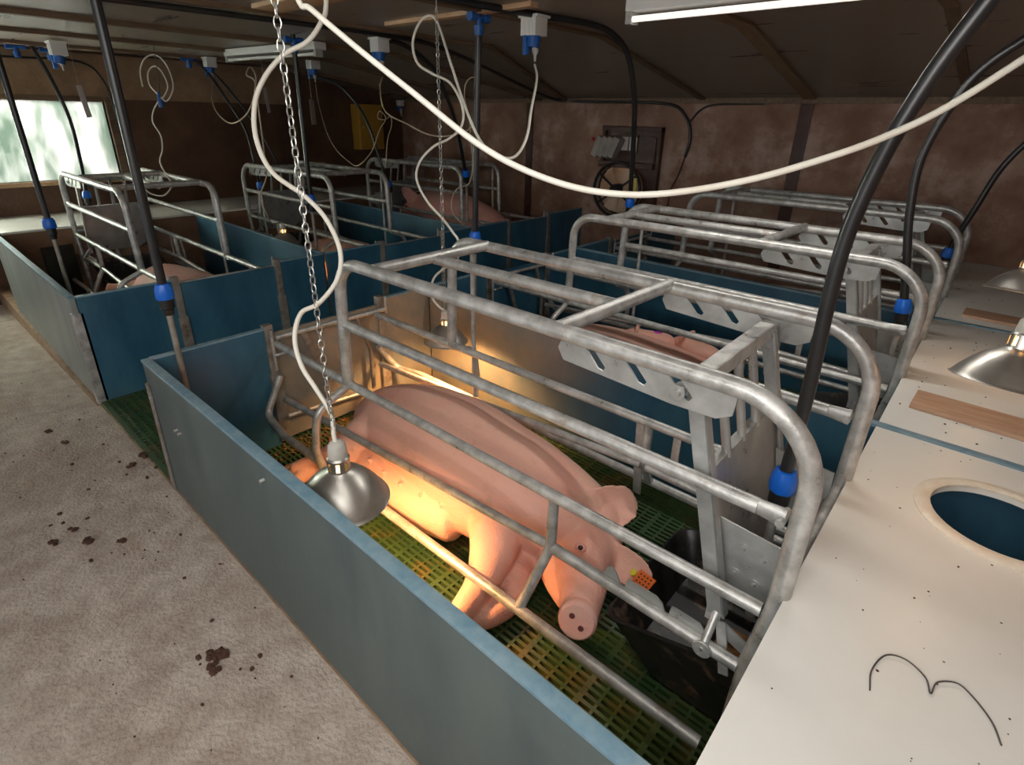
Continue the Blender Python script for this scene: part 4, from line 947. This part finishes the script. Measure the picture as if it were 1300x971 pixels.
# ------------------------------------------------------------------ things on the lids
solo('wooden_board', MB().box(0, .80, 0, .175, 0, .016, .002, Matrix.Rotation(R(-2), 3, 'Z'), (0, 0, 0)), 'board', 'long beige wooden board lying on the second creep lid', 'board', 'wooden boards on the creep lids')
bpy.context.view_layer.update()
o = C.objects['wooden_board']; o.location += V((2.565, 1.84, H+.001))
o2 = o.copy(); C.objects.link(o2); o2.location += V((.05, 1.52, 0)); o2['label'] = 'beige wooden board on the farthest creep lid, in shadow'
b = MB().tube([(2.694, .418, .678), (2.688, .468, .679), (2.703, .525, .68), (2.736, .54, .681), (2.771, .521, .68), (2.783, .489, .679), (2.790, .525, .68), (2.819, .548, .681), (2.845, .535, .680), (2.875, .50, .679), (2.89, .46, .678)], .0016, smooth=True, n=6)
solo('wire_loop', b, 'wire', 'thin grey wire curled on the nearest creep lid', 'wire')
random.seed(5)
def crumbs(name, spots, label, m, jit=.35, kind='stuff', cat='dirt'):
    b = MB()
    for x, y, z, r in spots: b.ball((x, y, z+r*.25), (r*random.uniform(.8, 1.3), r*random.uniform(.7, 1.1), r*.55), 1 if r < .012 else 2, jit*.6)
    return solo(name, b, m, label, cat, kind=kind)
sp = []
for _ in range(110):
    x = random.uniform(2.53, 3.3); y = random.uniform(.05, 1.58)
    if (x-HC[0])**2+(y-HC[1])**2 < .045: continue
    sp.append((x, y, H+.0005, random.uniform(.001, .003)))
for _ in range(130): sp.append((random.uniform(2.53, 3.3), random.uniform(1.65, 5.0), H+.0005, random.uniform(.002, .005)))
crumbs('dirt_specks', sp, 'small brown dirt specks scattered over the cream creep lids', 'clod')
def gz(x): return floor_z(x, 0)
sp = []
cl = [(-.42, -.03, .030), (-.33, .0, .02), (-.37, -.10, .026), (-.26, -.02, .018), (-.20, -.08, .016), (-.45, -.13, .013), (-.30, -.14, .012),
      (.90, -.21, .014), (1.069, -.247, .030), (1.10, -.28, .024), (1.04, -.27, .022), (1.165, -.159, .016), (1.19, -.20, .012), (1.02, -.30, .016),
      (-1.081, -.309, .022), (-1.111, -.155, .016), (.11, -.4, .024), (.218, -.3, .020), (-.184, -.435, .018), (-.872, -.279, .022), (-.10, -.44, .015), (-.02, -.42, .020),
      (-.06, -.36, .016), (-.12, -.48, .013), (-.60, -.30, .016), (-.70, -.14, .013), (.25, -.42, .016), (.02, -.5, .022), (-.30, -.30, .012), (.35, -.12, .012), (.62, -.20, .011)]
for k, (x, y, r) in enumerate(cl):
    if r >= .02:
        bb = MB()
        for _ in range(5): bb.ball((x+random.uniform(-1, 1)*r*.7, y+random.uniform(-1, 1)*r*.5, gz(x)+r*.2), (r*random.uniform(.4, .7), r*random.uniform(.35, .6), r*.30), 2, .28)
        solo('dung_clod', bb, 'clod', 'dark brown dung clod lying on the concrete walkway', 'dung', 'dark dung clods on the walkway')
    else: sp.append((x, y, gz(x), r*.7))
for _ in range(170):
    x = random.gauss(.1, .9); y = -.06-abs(random.gauss(0, .45))
    if -2.5 < x < 2.2: sp.append((x, y, gz(x), random.choice((.002, .003, .003, .004, .006))))
crumbs('dirt_crumbs', sp, 'fine brown dirt crumbs scattered on the concrete walkway', 'clod')
sp = []
for _ in range(900):
    x = abs(random.gauss(.05, .18))+.02; y = random.gauss(.95, .22)
    if .05 < y < 1.55: sp.append((x, y, 0, random.uniform(.003, .010)))
for _ in range(70):
    x = random.uniform(.05, .5); y = random.uniform(.1, 1.5); sp.append((x, y, 0, random.uniform(.004, .013)))
crumbs('soiled_bedding', sp, 'orange-brown soiled bedding behind the big sow', 'bedding', cat='bedding')
